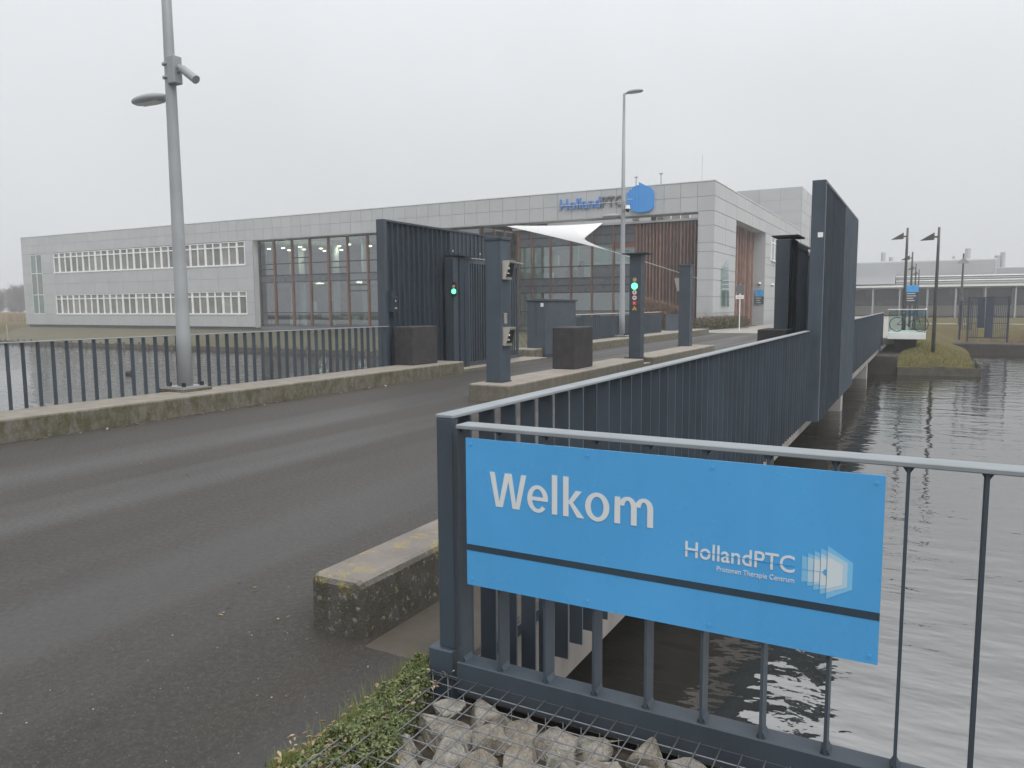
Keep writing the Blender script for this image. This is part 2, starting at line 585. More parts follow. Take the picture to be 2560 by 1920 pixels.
M = dict(
    asphalt=asphalt_mat(),
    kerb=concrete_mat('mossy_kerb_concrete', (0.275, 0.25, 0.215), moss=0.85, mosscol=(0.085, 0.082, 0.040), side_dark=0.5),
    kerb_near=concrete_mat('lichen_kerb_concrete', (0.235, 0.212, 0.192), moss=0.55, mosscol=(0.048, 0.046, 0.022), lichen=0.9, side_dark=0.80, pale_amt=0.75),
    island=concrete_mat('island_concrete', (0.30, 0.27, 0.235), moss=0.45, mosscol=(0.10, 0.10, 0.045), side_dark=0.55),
    block=concrete_mat('dark_block_concrete', (0.066, 0.061, 0.064), moss=0.6, mosscol=(0.036, 0.033, 0.034), side_dark=0.15, pale_amt=0.10),
    concrete=pm('plain_concrete', (0.30, 0.285, 0.27), 0.85, 0.2, 1.5, 0.3, 40, streak=0.4),
    deck=pm('deck_concrete', (0.22, 0.205, 0.19), 0.85, 0.25, 1.5, 0.3, 40, streak=0.3),
    strip=pm('strip_concrete', (0.075, 0.064, 0.050), 0.85, 0.2, 3, 0.3, 60),
    wet=pm('dark_abutment', (0.036, 0.030, 0.024), 0.8, 0.4, 1.2, 0.4, 20, streak=0.6),
    steel=pm('anthracite_steel', (0.047, 0.064, 0.083), 0.5, 0.16, 1.7, 0.06, 90, objvar=0.15, streak=0.40),
    steel_d=pm('anthracite_panel', (0.034, 0.049, 0.066), 0.68, 0.14, 1.3, 0.05, 90, spec=0.2, streak=0.3),
    cap=pm('worn_rail_cap', (0.23, 0.255, 0.27), 0.5, 0.12, 4.0, 0.05, 90),
    galv=pm('galvanised_steel', (0.33, 0.345, 0.35), 0.5, 0.12, 2.0, 0.05, 80, metal=0.25),
    pole=pm('painted_grey_pole', (0.27, 0.285, 0.295), 0.45, 0.08, 2.0, 0.02, 80),
    pole_d=pm('dark_lamp_pole', (0.075, 0.072, 0.070), 0.5, 0.12, 2.0),
    wire=pm('gabion_wire', (0.22, 0.225, 0.235), 0.45, 0.15, 20, metal=0.5),
    inox=pm('stainless', (0.52, 0.49, 0.43), 0.35, 0.1, 4, metal=0.6),
    black=pm('black_plastic', (0.015, 0.016, 0.018), 0.4, 0.2, 5),
    white=pm('white_paint', (0.78, 0.79, 0.78), 0.5, 0.05, 2),
    frame=pm('white_window_frame', (0.80, 0.82, 0.80), 0.45, 0.06, 1.5),
    clad=facade_mat(),
    joint=pm('cladding_joint', (0.235, 0.235, 0.235), 0.8, 0.1, 1),
    plinth=pm('grey_plinth', (0.15, 0.15, 0.155), 0.7, 0.15, 0.5),
    wood=pm('red_cedar', (0.30, 0.165, 0.125), 0.65, 0.25, 2.0, 0.2, 40, objvar=0.3),
    wood_g=pm('weathered_cedar', (0.085, 0.062, 0.055), 0.75, 0.3, 1.3, 0.2, 30, objvar=0.25),
    mull=pm('red_mullion', (0.17, 0.078, 0.052), 0.5, 0.15, 2.0),
    dframe=pm('dark_frame', (0.035, 0.038, 0.042), 0.5, 0.1, 2),
    spand=pm('spandrel_grey', (0.105, 0.117, 0.135), 0.3, 0.08, 0.6),
    glass=glass_mat('curtain_glass', (0.70, 0.80, 0.79), 0.17),
    glass_clear=glass_mat('balustrade_glass', (0.76, 0.85, 0.82), 0.14),
    pane=pm('window_pane', (0.205, 0.20, 0.188), 0.12, 0.25, 0.8, objvar=0.35, spec=0.6),
    pane_g=pm('window_pane_green', (0.17, 0.21, 0.195), 0.1, 0.2, 0.8, objvar=0.15, spec=0.6),
    inwall=pm('interior_wall', (0.34, 0.37, 0.35), 0.8, 0.2, 0.4),
    infloor=pm('interior_floor', (0.17, 0.17, 0.165), 0.6, 0.2, 0.8),
    inwhite=pm('interior_white', (0.62, 0.65, 0.62), 0.7, 0.1, 1),
    ingreen=pm('interior_green_blind', (0.30, 0.50, 0.38), 0.8, 0.08, 1),
    inred=pm('interior_red', (0.22, 0.07, 0.05), 0.7, 0.2, 1),
    sail=pm('white_membrane', (0.86, 0.87, 0.87), 0.6, 0.02, 1),
    lamp=emit_mat('warm_lamp', (1.0, 0.88, 0.60), 3.0),
    green=emit_mat('green_light', (0.10, 1.0, 0.36), 2.4),
    amber=pm('amber_lens', (0.45, 0.33, 0.20), 0.3, 0.1, 10),
    blue=pm('sign_blue', (0.080, 0.355, 0.70), 0.28, 0.05, 2.2, spec=0.5, streak=0.10),
    blue_d=pm('letter_blue', (0.075, 0.21, 0.52), 0.4, 0.05, 2),
    blue_l=pm('logo_facade_blue', (0.045, 0.27, 0.66), 0.35, 0.06, 1),
    logo1=pm('logo_pale_blue', (0.20, 0.50, 0.76), 0.45, 0.02, 3),
    logo2=pm('logo_ice', (0.42, 0.60, 0.72), 0.45, 0.02, 3),
    logo3=pm('logo_white', (0.60, 0.67, 0.70), 0.45, 0.02, 3),
    print=pm('sign_white', (0.66, 0.69, 0.70), 0.45, 0.03, 5),
    stripe=pm('sign_dark_stripe', (0.028, 0.052, 0.075), 0.4, 0.05, 5),
    signdark=pm('sign_slate', (0.045, 0.065, 0.075), 0.45, 0.1, 2),
    letter_g=pm('letter_grey', (0.11, 0.115, 0.12), 0.45, 0.08, 2),
    red=pm('sign_red', (0.38, 0.025, 0.03), 0.4, 0.08, 10),
    yellow=pm('sign_yellow', (0.72, 0.43, 0.02), 0.4, 0.05, 10),
    water=water_mat(),
    bank=bank_mat(),
    lawn=grass_mat('rough_lawn', (0.085, 0.082, 0.030), (0.17, 0.145, 0.060), (0.12, 0.085, 0.048), 1.3),
    field=grass_mat('winter_field', (0.17, 0.125, 0.065), (0.23, 0.16, 0.085), (0.15, 0.14, 0.06), 0.08),
    soil=pm('soil', (0.055, 0.042, 0.030), 0.95, 0.35, 12, 0.8, 50),
    paving=pm('pale_paving', (0.30, 0.28, 0.25), 0.8, 0.12, 1.0, 0.1, 30),
    timber=pm('old_timber', (0.075, 0.066, 0.050), 0.9, 0.3, 4, 0.4, 30),
    stone=stone_mat(),
    green_leaf=leaf_mat('ground_cover_leaf', (0.060, 0.090, 0.030), (0.21, 0.225, 0.11)),
    dry_leaf=leaf_mat('dry_leaf', (0.20, 0.135, 0.075), (0.42, 0.34, 0.22)),
    grit=leaf_mat('pale_grit', (0.16, 0.145, 0.125), (0.46, 0.44, 0.40)),
    blade=leaf_mat('grass_blade', (0.10, 0.14, 0.025), (0.24, 0.24, 0.09)),
    shrub=leaf_mat('olive_shrub_leaf', (0.055, 0.060, 0.026), (0.12, 0.115, 0.055)),
    twig=leaf_mat('brown_twig', (0.13, 0.085, 0.055), (0.24, 0.16, 0.11)),
    reed=leaf_mat('dry_reed', (0.20, 0.14, 0.075), (0.36, 0.27, 0.16)),
    bark=pm('bark', (0.085, 0.07, 0.06), 0.9, 0.3, 6, 0.5, 30),
    far_tree=leaf_mat('bare_crown_twig', (0.11, 0.085, 0.075), (0.17, 0.135, 0.12)),
    far_wall=pm('far_pale_wall', (0.40, 0.41, 0.425), 0.7, 0.06, 0.3),
    far_conc=pm('far_concrete', (0.33, 0.31, 0.285), 0.8, 0.1, 0.3),
    far_dark=pm('far_dark_glazing', (0.085, 0.088, 0.092), 0.25, 0.3, 0.25, objvar=0.3),
    feather=pm('dark_feather', (0.04, 0.035, 0.03), 0.8, 0.3, 20),
    bluebar=pm('dark_blue_steel', (0.018, 0.026, 0.048), 0.5, 0.1, 2),
)

ZW = -1.35          # water level
HK = 0.29           # kerb top

# ================================================================== SETTING
struct('water', MB().quad((-420, 2.0, ZW), (420, 2.0, ZW), (420, 420, ZW), (-420, 420, ZW)), M['water'], fix=False)
struct('ground', MB().box(-120, 60, -60, 2.55, -0.6, -0.03), M['soil'])
# carriageway: a fan in front of the bridge, then the strip over the deck
rd = MB()
rd.quad((-40, -30, 0), (-1.91, -30, 0), (-1.91, 2.72, 0), (-40, 2.72, 0))
rd.quad((-10.0, 2.72, 0), (-2.30, 2.72, 0), (-2.30, 44.0, 0), (-10.9, 44.0, 0), (-10.9, 16, 0), (-10.0, 15.4, 0))
struct('road', rd, M['asphalt'], fix=False)
struct('concrete_strip', MB().quad((-2.36, 2.72, -0.003), (-1.80, 2.72, -0.003), (-1.80, 40, -0.003), (-2.36, 40, -0.003)), M['strip'], fix=False)

br = thing('bridge', 'long low concrete road bridge crossing the water on piers', 'bridge', (-6, 22, -0.4))
part('deck', MB().box(-10.75, -1.80, 2.76, 40, -0.60, -0.012), M['deck'], br)
for y in (11.4, 22.6, 33.0):
    part('pier', MB().box(-10.2, -1.95, y, y + 0.55, ZW - 0.8, -0.605), M['concrete'], br)
part('abutment', MB().box(-11.2, -1.87, 2.60, 3.1, ZW - 0.8, -0.605), M['wet'], br)
part('abutment', MB().box(-11.2, -0.95, 35.6, 40, ZW - 0.8, -0.605), M['wet'], br)
struct('quay_wall', MB().box(-1.84, 40, 2.58, 2.72, ZW - 1, -0.02), M['wet'])


def kerb(x0, x1, y0, y1, mat, b=0.03, rough=0.006):
    """bevelled concrete kerb with slightly uneven faces"""
    bm = bmesh.new()
    n = max(2, int((y1 - y0) / 0.35))
    mb = MB()
    xs = [x0, (x0 + x1) / 2, x1]
    rows = []
    bm = bmesh.new()
    prof = [(x0, -0.02), (x0, HK - b), (x0 + b * 0.4, HK - b * 0.35), (x0 + b, HK), ((x0 + x1) / 2, HK), (x1 - b, HK), (x1 - b * 0.4, HK - b * 0.35), (x1, HK - b), (x1, -0.02)]
    ys = [y0, y0 + b * 0.4] + [y0 + b + (y1 - y0 - 2 * b) * i / n for i in range(n + 1)] + [y1 - b * 0.4, y1]
    for k, y in enumerate(ys):
        e = {0: b, 1: b * 0.35, len(ys) - 1: b, len(ys) - 2: b * 0.35}.get(k, 0)
        r = []
        for (x, z) in prof:
            sx = 1 if x > (x0 + x1) / 2 else -1
            zz = z - e if z > 0.1 else z
            xx = x - sx * e * (1 if abs(x - (x0 + x1) / 2) > 0.05 else 0)
            d = rough * mn.noise(Vector((x * 5, y * 3, z * 5)))
            r.append(bm.verts.new((xx + d, y, zz + d * 0.7)))
        rows.append(r)
    for a, c in zip(rows, rows[1:]):
        for i in range(len(prof) - 1):
            bm.faces.new((a[i], a[i + 1], c[i + 1], c[i]))
    bm.faces.new(rows[0])
    bm.faces.new(rows[-1][::-1])
    bmesh.ops.recalc_face_normals(bm, faces=bm.faces)
    me = bpy.data.meshes.new('kerb')
    bm.to_mesh(me)
    bm.free()
    me.materials.append(mat)
    o = link('kerb', me)
    o['kind'] = 'structure'
    return o


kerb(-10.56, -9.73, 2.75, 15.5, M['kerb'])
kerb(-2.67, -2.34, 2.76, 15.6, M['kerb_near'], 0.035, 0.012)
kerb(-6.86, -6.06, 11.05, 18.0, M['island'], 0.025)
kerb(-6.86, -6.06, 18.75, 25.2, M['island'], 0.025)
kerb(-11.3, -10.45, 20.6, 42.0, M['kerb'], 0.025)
struct('traffic_island', MB().box(-6.80, -6.12, 18.0, 18.75, -0.02, 0.16), M['island'], bevel=0.02)
struct('pavement', MB().box(-17.5, -10.9, 44.0, 57, -0.4, 0.02).box(-11.3, -0.9, 40.0, 140, -0.3, -0.006).box(-12.2, -10.9, 36.5, 44, -0.4, 0.03), M['paving'])

# far bank on the left: timber toe, slope up to the building
bk = MB()
prof = [(36.25, -1.8), (36.25, -1.08), (36.9, -1.0), (40, -0.86), (45, -0.68), (49.9, -0.5), (58, -0.5)]
xs = list(range(37))
for k in xs:
    for (y, z) in prof:
        xl = -72.0 - 19.0 * min(1, max(0, (y - 36.25) / 13.75))
        x = xl + (-12.0 - xl) * k / 36
        bk.v.append((x, y, z + (0.05 * mn.noise(Vector((x * .3, y * .4, 1))) if -1.0 < z < -0.55 else 0)))
m_ = len(prof)
for i in range(len(xs) - 1):
    for j in range(m_ - 1):
        a = i * m_ + j
        bk.f.append((a, a + m_, a + m_ + 1, a + 1))
struct('bank', bk, M['bank'], smooth=False)
b2 = MB()
b2.quad((-72, 36.25, -1.08), (-91, 50.0, -0.5), (-260, 96, -0.4), (-260, 36.25, -1.08))
b2.quad((-72, 36.25, -1.8), (-72, 36.25, -1.08), (-260, 36.25, -1.08), (-260, 36.25, -1.8))
b2.quad((-91, 50.0, -0.5), (-91, 110, -0.42), (-260, 110, -0.4), (-260, 96, -0.4))
struct('meadow', b2, M['lawn'], fix=False)
struct('field', MB().quad((-420, 109, -0.45), (-13, 109, -0.45), (-13, 420, -0.45), (-420, 420, -0.45)), M['field'], fix=False)

# right bank: heightfield over the shore outline
shore = [(-2.2, 35.7), (-0.9, 35.6), (1.9, 36.0), (2.1, 45), (2.35, 55), (2.3, 60.5), (4.9, 59.0), (5.4, 53.5), (9, 51), (60, 46), (60, 140), (-2.2, 140)]


def inside(x, y):
    c = False
    for i in range(len(shore)):
        (xa, ya), (xb, yb) = shore[i], shore[i - 1]
        if (ya > y) != (yb > y) and x < (xb - xa) * (y - ya) / (yb - ya) + xa:
            c = not c
    return c


def sdist(x, y):
    best = 1e9
    for i in range(len(shore)):
        (xa, ya), (xb, yb) = shore[i], shore[i - 1]
        dx, dy = xb - xa, yb - ya
        t = max(0, min(1, ((x - xa) * dx + (y - ya) * dy) / (dx * dx + dy * dy)))
        best = min(best, math.hypot(x - xa - t * dx, y - ya - t * dy))
    return best if inside(x, y) else -best


hf = MB()
NX, NY = 90, 70
for j in range(NY + 1):
    for i in range(NX + 1):
        x = -2.1 + (24.0 * (i / NX) ** 1.5)
        y = 35.65 + 42.0 * (j / NY) ** 1.3
        d = sdist(x, y)
        z = -1.75 if d < -0.25 else (-1.75 + (d + 0.25) * 2.6 if d < 0 else min(-0.12, -1.10 + 0.42 * d ** 0.85))
        if d > 0:
            z += 0.06 * mn.noise(Vector((x * 0.9, y * 0.9, 3)))
        if x < -1.0 and d > 0:
            z = min(z, -0.12)
        hf.v.append((x, y, z))
for j in range(NY):
    for i in range(NX):
        a = j * (NX + 1) + i
        hf.f.append((a, a + 1, a + NX + 2, a + NX + 1))
struct('grass_bank', hf, M['lawn'], smooth=True)
struct('lawn', MB().box(-0.9, 120, 77.0, 130, -0.5, -0.16).box(21.5, 120, 50, 77.2, -0.6, -0.17), M['lawn'])
struct('footpath', MB().box(-0.8, 21, 72.5, 74.5, -0.4, -0.10), M['paving'])

# ================================================================== RAILINGS
slat_r = MB().box(-0.04, 0.04, -0.005, 0.005, -0.34, 1.160).mesh('slat', M['steel'])
slat_l = MB().box(-0.04, 0.04, -0.005, 0.005, -0.20, 1.165).mesh('slat', M['steel'])


def rail(label, x, y0, y1, me, capmat, ztop=1.18, drop=None):
    t = thing('bridge_railing', label, 'railing', (x, y0, 0), 'railings along the bridge')
    n = int((y1 - y0) / 0.2)
    for i in range(n + 1):
        place('slat', me, t, (x, y0 + 0.1 + i * 0.2, 0))
    part('handrail', MB().box(x - 0.043, x + 0.043, y0 - 0.045, y1, ztop - 0.015, ztop), capmat, t, bevel=0.003, seg=1)
    part('bottom_rail', MB().box(x - 0.055, x - 0.047, y0 + 0.02, y1, -0.06, 0.0), M['steel'], t)
    return t


rl = rail('dark vertical slat railing on the right, running from the welcome sign to the tall screen', -1.705, 2.60, 13.35, slat_r, M['cap'])
part('end_post', MB().box(-1.745, -1.665, 2.555, 2.60, 0.19, 1.164), M['steel'], rl, bevel=0.004, seg=1)
part('post_foot', MB().box(-1.785, -1.668, 2.53, 2.63, -0.05, 0.19), M['steel'], rl, bevel=0.005, seg=1)
rail('dark slat railing on the right beyond the tall screen, ending at the glass platform', -1.75, 20.3, 39.9, slat_r, M['cap'], 1.2)
rail('open slat railing on the left along the mossy kerb, in front of the office windows', -10.62, 2.9, 13.7, slat_l, M['cap'], 1.18)
rail('dark slat railing with pale cap behind the electrical cabinet', -11.4, 24.4, 36.3, slat_l, M['white'], 1.28)

# railing that carries the welcome sign
sr = thing('quay_railing', 'low anthracite railing with thin uprights carrying the blue welcome sign', 'railing', (-1.64, 2.55, 0.05))
part('handrail', MB().box(-1.618, 9.0, 2.505, 2.60, 1.135, 1.152), M['cap'], sr, bevel=0.003, seg=1)
part('bottom_beam', MB().box(-1.632, 9.0, 2.51, 2.60, 0.03, 0.165), M['steel'], sr, bevel=0.004, seg=1)
up = MB().box(-0.005, 0.005, -0.04, 0.04, 0.165, 1.135)
up.prism([(-0.018, 1.135), (0.018, 1.135), (0.005, 1.115), (-0.005, 1.115)], -0.03, 0.03)
up.prism([(-0.016, 0.1655), (0.016, 0.1655), (0.005, 0.185), (-0.005, 0.185)], -0.03, 0.03)
upm = up.mesh('upright', M['steel'])
for i in range(30):
    x = (-1.635 + i * 0.2015) if i else -1.611
    if x > 3.5:
        break
    place('upright', upm, sr, (x, 2.556, 0))

# ================================================================== WELCOME SIGN
def text_mesh(name, body, x0, x1, z0, z1, y, depth, mat, parent, bold=0.012):
    cu = bpy.data.curves.new('lettering', 'FONT')
    cu.body = body
    cu.resolution_u = 6
    cu.extrude = 0.5
    cu.offset = bold
    to = bpy.data.objects.new('tmp', cu)
    C.objects.link(to)
    dg = bpy.context.evaluated_depsgraph_get()
    me = bpy.data.meshes.new_from_object(to.evaluated_get(dg))
    bpy.data.objects.remove(to)
    xs = [v.co.x for v in me.vertices]
    ys = [v.co.y for v in me.vertices]
    a0, a1 = min(xs), max(xs)
    b0, b1 = min(ys), max(ys)
    og = org(parent)
    for v in me.vertices:
        X = x0 + (v.co.x - a0) / (a1 - a0) * (x1 - x0)
        Z = z0 + (v.co.y - b0) / (b1 - b0) * (z1 - z0)
        Y = y - (v.co.z + 0.5) * depth
        v.co = Vector((X, Y, Z)) - og
    me.materials.clear()
    me.materials.append(mat)
    return link(name, me, parent)


ws = thing('welcome_sign', 'large bright blue sign reading Welkom fixed to the low railing', 'sign', (-0.83, 2.5, 0.51))
SY = 2.5
part('panel', MB().box(-1.568, -0.082, SY, SY + 0.008, 0.510, 1.104), M['blue'], ws)
part('stripe', MB().box(-1.5678, -0.0822, SY - 0.0012, SY - 0.0002, 0.652, 0.677), M['stripe'], ws)
for x in (-1.545, -1.05, -0.6, -0.105):
    for zz in (0.535, 1.08):
        part('screw', MB().tube([(x, SY - 0.003, zz), (x, SY, zz)], 0.0055, 8), M['blue'], ws)
LT = MB()
LK = [0]


def glyph(poly):
    LK[0] += 1
    d_ = 0.00004 * LK[0]
    LT.prism(poly, SY - 0.0014 - d_, SY - 0.0004 - d_)


def arc(cx, cz, rx, rz, wx, wz, a0, a1, k=28):
    """tapered bowl stroke between two angles, built as short quads"""
    LK[0] += 1
    d_ = 0.00004 * LK[0]
    for i in range(k):
        a, b = rad(a0 + (a1 - a0) * i / k), rad(a0 + (a1 - a0) * (i + 1) / k)
        q = [(cx + rx * cos(a), cz + rz * sin(a)), (cx + rx * cos(b), cz + rz * sin(b)), (cx + (rx - wx) * cos(b), cz + (rz - wz) * sin(b)), (cx + (rx - wx) * cos(a), cz + (rz - wz) * sin(a))]
        LT.prism(q, SY - 0.0014 - d_, SY - 0.0004 - d_)


B0 = 0.845
glyph([(-1.459, .980), (-1.437, .980), (-1.417, .866), (-1.418, B0), (-1.432, B0)])
glyph([(-1.418, B0), (-1.417, .866), (-1.392, .980), (-1.376, .980), (-1.376, .950), (-1.402, B0)])
glyph([(-1.376, .980), (-1.362, .980), (-1.344, .866), (-1.344, B0), (-1.359, B0), (-1.376, .950)])
glyph([(-1.344, B0), (-1.344, .866), (-1.321, .980), (-1.299, .980), (-1.329, B0)])
arc(-1.2515, .8955, .0435, .0525, .020, .014, 8, 318)
glyph([(-1.276, .889), (-1.209, .889), (-1.2085, .903), (-1.276, .903)])
glyph([(-1.192, B0), (-1.170, B0), (-1.170, .994), (-1.192, .994)])
glyph([(-1.146, B0), (-1.124, B0), (-1.124, .994), (-1.146, .994)])
glyph([(-1.124, .893), (-1.124, .903), (-1.096, .944), (-1.071, .944), (-1.108, .897)])
glyph([(-1.124, .899), (-1.110, .903), (-1.062, B0), (-1.089, B0)])
arc(-1.011, .8945, .047, .053, .022, .015, 0, 360, 36)
glyph([(-.945, B0), (-.923, B0), (-.923, .942), (-.944, .942)])
arc(-.8955, .908, .034, .038, .0215, .014, 0, 172, 20)
arc(-.8355, .908, .034, .038, .0215, .014, 0, 172, 20)
glyph([(-.883, B0), (-.8615, B0), (-.8615, .908), (-.883, .908)])
glyph([(-.823, B0), (-.8015, B0), (-.8015, .908), (-.823, .908)])
part('lettering', LT, M['print'], ws, fix=True)
text_mesh('lettering', 'HollandPTC', -0.687, -0.332, 0.761, 0.817, SY - 0.0002, 0.0012, M['print'], ws, 0.007)
part('cut_line', MB().box(-0.69, -0.33, SY - 0.0026, SY - 0.0016, 0.7845, 0.7868), M['blue'], ws)
text_mesh('lettering', 'Protonen Therapie Centrum', -0.579, -0.332, 0.723, 0.7455, SY - 0.0002, 0.0010, M['print'], ws, 0.002)
LOGO = [
    ([(-.311, .824), (-.294, .820), (-.294, .741), (-.311, .738)], 1), ([(-.293, .834), (-.276, .829), (-.276, .731), (-.293, .727)], 1),
    ([(-.274, .844), (-.257, .838), (-.257, .722), (-.274, .717)], 1), ([(-.255, .855), (-.238, .848), (-.238, .713), (-.255, .706)], 1),
    ([(-.236, .866), (-.162, .822), (-.162, .737), (-.236, .694)], 1)]
LOGO_IN = [
    ([(-.293, .822), (-.276, .817), (-.276, .743), (-.293, .740)], 2), ([(-.274, .828), (-.257, .822), (-.257, .738), (-.274, .734)], 2),
    ([(-.255, .838), (-.238, .831), (-.238, .729), (-.255, .723)], 2), ([(-.236, .848), (-.177, .820), (-.177, .742), (-.236, .715)], 2),
    ([(-.274, .818), (-.257, .814), (-.257, .746), (-.274, .743)], 3), ([(-.255, .827), (-.238, .820), (-.238, .740), (-.255, .735)], 3),
    ([(-.236, .831), (-.191, .811), (-.191, .748), (-.236, .727)], 3)]
for poly, k in LOGO + LOGO_IN:
    part('logo_panel', MB().prism(poly, SY - 0.0006 * k - 0.0004, SY - 0.0006 * k), M['logo%d' % k], ws)
dot = [(-.237 + 0.0105 * cos(a), .7805 + 0.0105 * sin(a)) for a in [pi / 2 + pi * i / 12 for i in range(13)]]
part('logo_dot', MB().prism(dot, SY - 0.0030, SY - 0.0026), M['blue'], ws)
part('logo_line', MB().box(-.310, -.247, SY - 0.0030, SY - 0.0026, .7795, .7808), M['blue'], ws)

# ================================================================== TALL SLAT SCREENS
def screen(label, xin, sgn, y0, y1, z0, z1):
    """screen wall parallel to the bridge; ribs stand on the side sgn (+1 = +X)"""
    xb = xin
    t = thing('slat_screen', label, 'screen', (xb, y0, z0), 'tall screens beside the gates')
    lo, hi = sorted((xb, xb - sgn * 0.05))
    part('backing', MB().box(lo, hi, y0 + 0.101, y1, z0, z1 - 0.02), M['steel_d'], t)
    a, b = sorted((xb + sgn * 0.001, xb + sgn * 0.081))
    rib = MB().box(a - xb, b - xb, -0.006, 0.006, z0, z1 - 0.05).mesh('rib', M['steel'])
    y = y0 + 0.3
    while y < y1 - 0.05:
        place('rib', rib, t, (xb, y, 0))
        y += 0.2
    a, b = sorted((xb - sgn * 0.13, xb + sgn * 0.083))
    part('end_post', MB().box(a, b, y0 - 0.02, y0 + 0.1, z0, z1), M['steel'], t, bevel=0.005, seg=1)
    part('top_cap', MB().box(a, b, y0 + 0.1, y1, z1 - 0.045, z1 - 0.004), M['steel'], t)
    part('end_post', MB().box(a + 0.01, b - 0.01, y1, y1 + 0.1, z0, z1 - 0.01), M['steel'], t)
    return t


s1 = screen('tall anthracite ribbed screen on the left behind the concrete block, with a hooded intercom', -10.78, 1, 13.75, 19.0, -0.3, 3.56)
part('side_sheet', MB().box(-10.745, -10.735, 16.5, 18.98, -0.3, 3.51), M['steel'], s1)
for y in (16.6, 17.05, 17.95):
    part('bracket', MB().box(-10.735, -10.715, y, y + 0.015, 3.0, 3.05), M['white'], s1)
s2 = screen('tall anthracite screen tower on the right standing over the water', -1.58, 1, 13.45, 20.1, -0.34, 3.62)
part('side_sheet', MB().box(-1.503, -1.494, 16.8, 20.1, -0.33, 3.56), M['steel_d'], s2)
part('sticker', MB().box(-1.60, -1.52, 13.425, 13.429, 2.70, 2.78), M['white'], s2)


def reader(name, label, x, y, z, sgn, mat, w=0.22, h=0.32, d=0.15):
    """hooded wedge-shaped card reader on an upright, leaning out to sgn*X"""
    t = thing(name, label, 'card reader', (x, y, z))
    prof = [(x, z), (x, z + h), (x + sgn * d, z + h), (x + sgn * d, z + h * 0.95), (x + sgn * d * 0.45, z + h * 0.1), (x + sgn * d * 0.45, z)]
    part('housing', MB().prism(prof, y, y + w), mat, t)
    pl = [(x + sgn * (d * 0.92 + .003), z + h * 0.86), (x + sgn * (d * 0.50 + .003), z + h * 0.14), (x + sgn * (d * 0.50 + .008), z + h * 0.14), (x + sgn * (d * 0.92 + .008), z + h * 0.86)]
    part('face_plate', MB().prism(pl, y + 0.02, y + w - 0.02), M['black'], t)
    part('speaker', MB().ball((x + sgn * d * 0.78, y + 0.03, z + h * 0.58), 0.016, 0.016, 0.02, 8, 6), M['white'], t)
    part('button', MB().box(min(x + sgn * d * .6, x + sgn * (d * .6 + .02)), max(x + sgn * d * .6, x + sgn * (d * .6 + .02)), y + 0.01, y + 0.06, z + h * 0.3, z + h * 0.34), M['white'], t)
    return t


t = thing('intercom', 'small dark hooded intercom on the ribbed left screen', 'intercom', (-10.6, 13.86, 1.5))
part('housing', MB().prism([(13.84, 1.5), (13.84, 1.96), (13.98, 1.86), (14.03, 1.84), (14.03, 1.5)], -10.698, -10.58, 'x'), M['steel_d'], t)
part('face_plate', MB().box(-10.58, -10.572, 13.88, 14.0, 1.54, 1.80), M['black'], t)
part('speaker', MB().ball((-10.571, 13.95, 1.74), 0.008, 0.018, 0.018, 8, 6), M['white'], t)
part('button', MB().box(-10.572, -10.564, 13.91, 13.99, 1.56, 1.60), M['inox'], t)

# ================================================================== POSTS ON THE ISLAND
def column(label, x0, x1, y0, y1, ztop, cap=0.02, name='gate_column'):
    t = thing(name, label, 'column', ((x0 + x1) / 2, (y0 + y1) / 2, HK))
    part('shaft', MB().box(x0, x1, y0, y1, HK - 0.01, ztop - 0.05), M['steel'], t, bevel=0.006, seg=1)
    part('cap', MB().box(x0 - cap, x1 + cap, y0 - cap, y1 + cap, ztop - 0.05, ztop), M['steel'], t, bevel=0.004, seg=1)
    part('base_plate', MB().box(x0 - 0.015, x1 + 0.015, y0 - 0.015, y1 + 0.015, HK - 0.005, HK + 0.012), M['steel_d'], t)
    return t


column('nearest anthracite column on the island, carrying two steel card readers', -6.72, -6.41, 11.42, 11.75, 2.79)
reader('card_reader', 'upper stainless card reader on the nearest column, at lorry height', -6.409, 11.46, 2.07, 1, M['inox'])
reader('card_reader', 'lower stainless card reader on the nearest column, at car height', -6.409, 11.46, 0.93, 1, M['inox'])
one('post_box', MB().box(-6.408, -6.38, 11.5, 11.58, 1.31, 1.49), M['inox'], 'narrow steel plate between the two card readers', 'plate', (-6.4, 11.54, 1.31), bevel=0.004, seg=1)
tl = column('anthracite column with a wide flat top, green light and round signs', -6.60, -6.30, 18.38, 18.68, 2.88, 0.0)
part('roof_plate', MB().box(-6.76, -6.14, 18.25, 18.8, 2.885, 2.91), M['steel_d'], tl)
FY = 18.375


def disc(name, x, z, r, y, mat, parent, ring=None, d=0.012, k=20):
    pts = [(x + r * cos(2 * pi * i / k), z + r * sin(2 * pi * i / k)) for i in range(k)]
    o = part(name, MB().prism(pts, y - d, y), mat, parent)
    return o


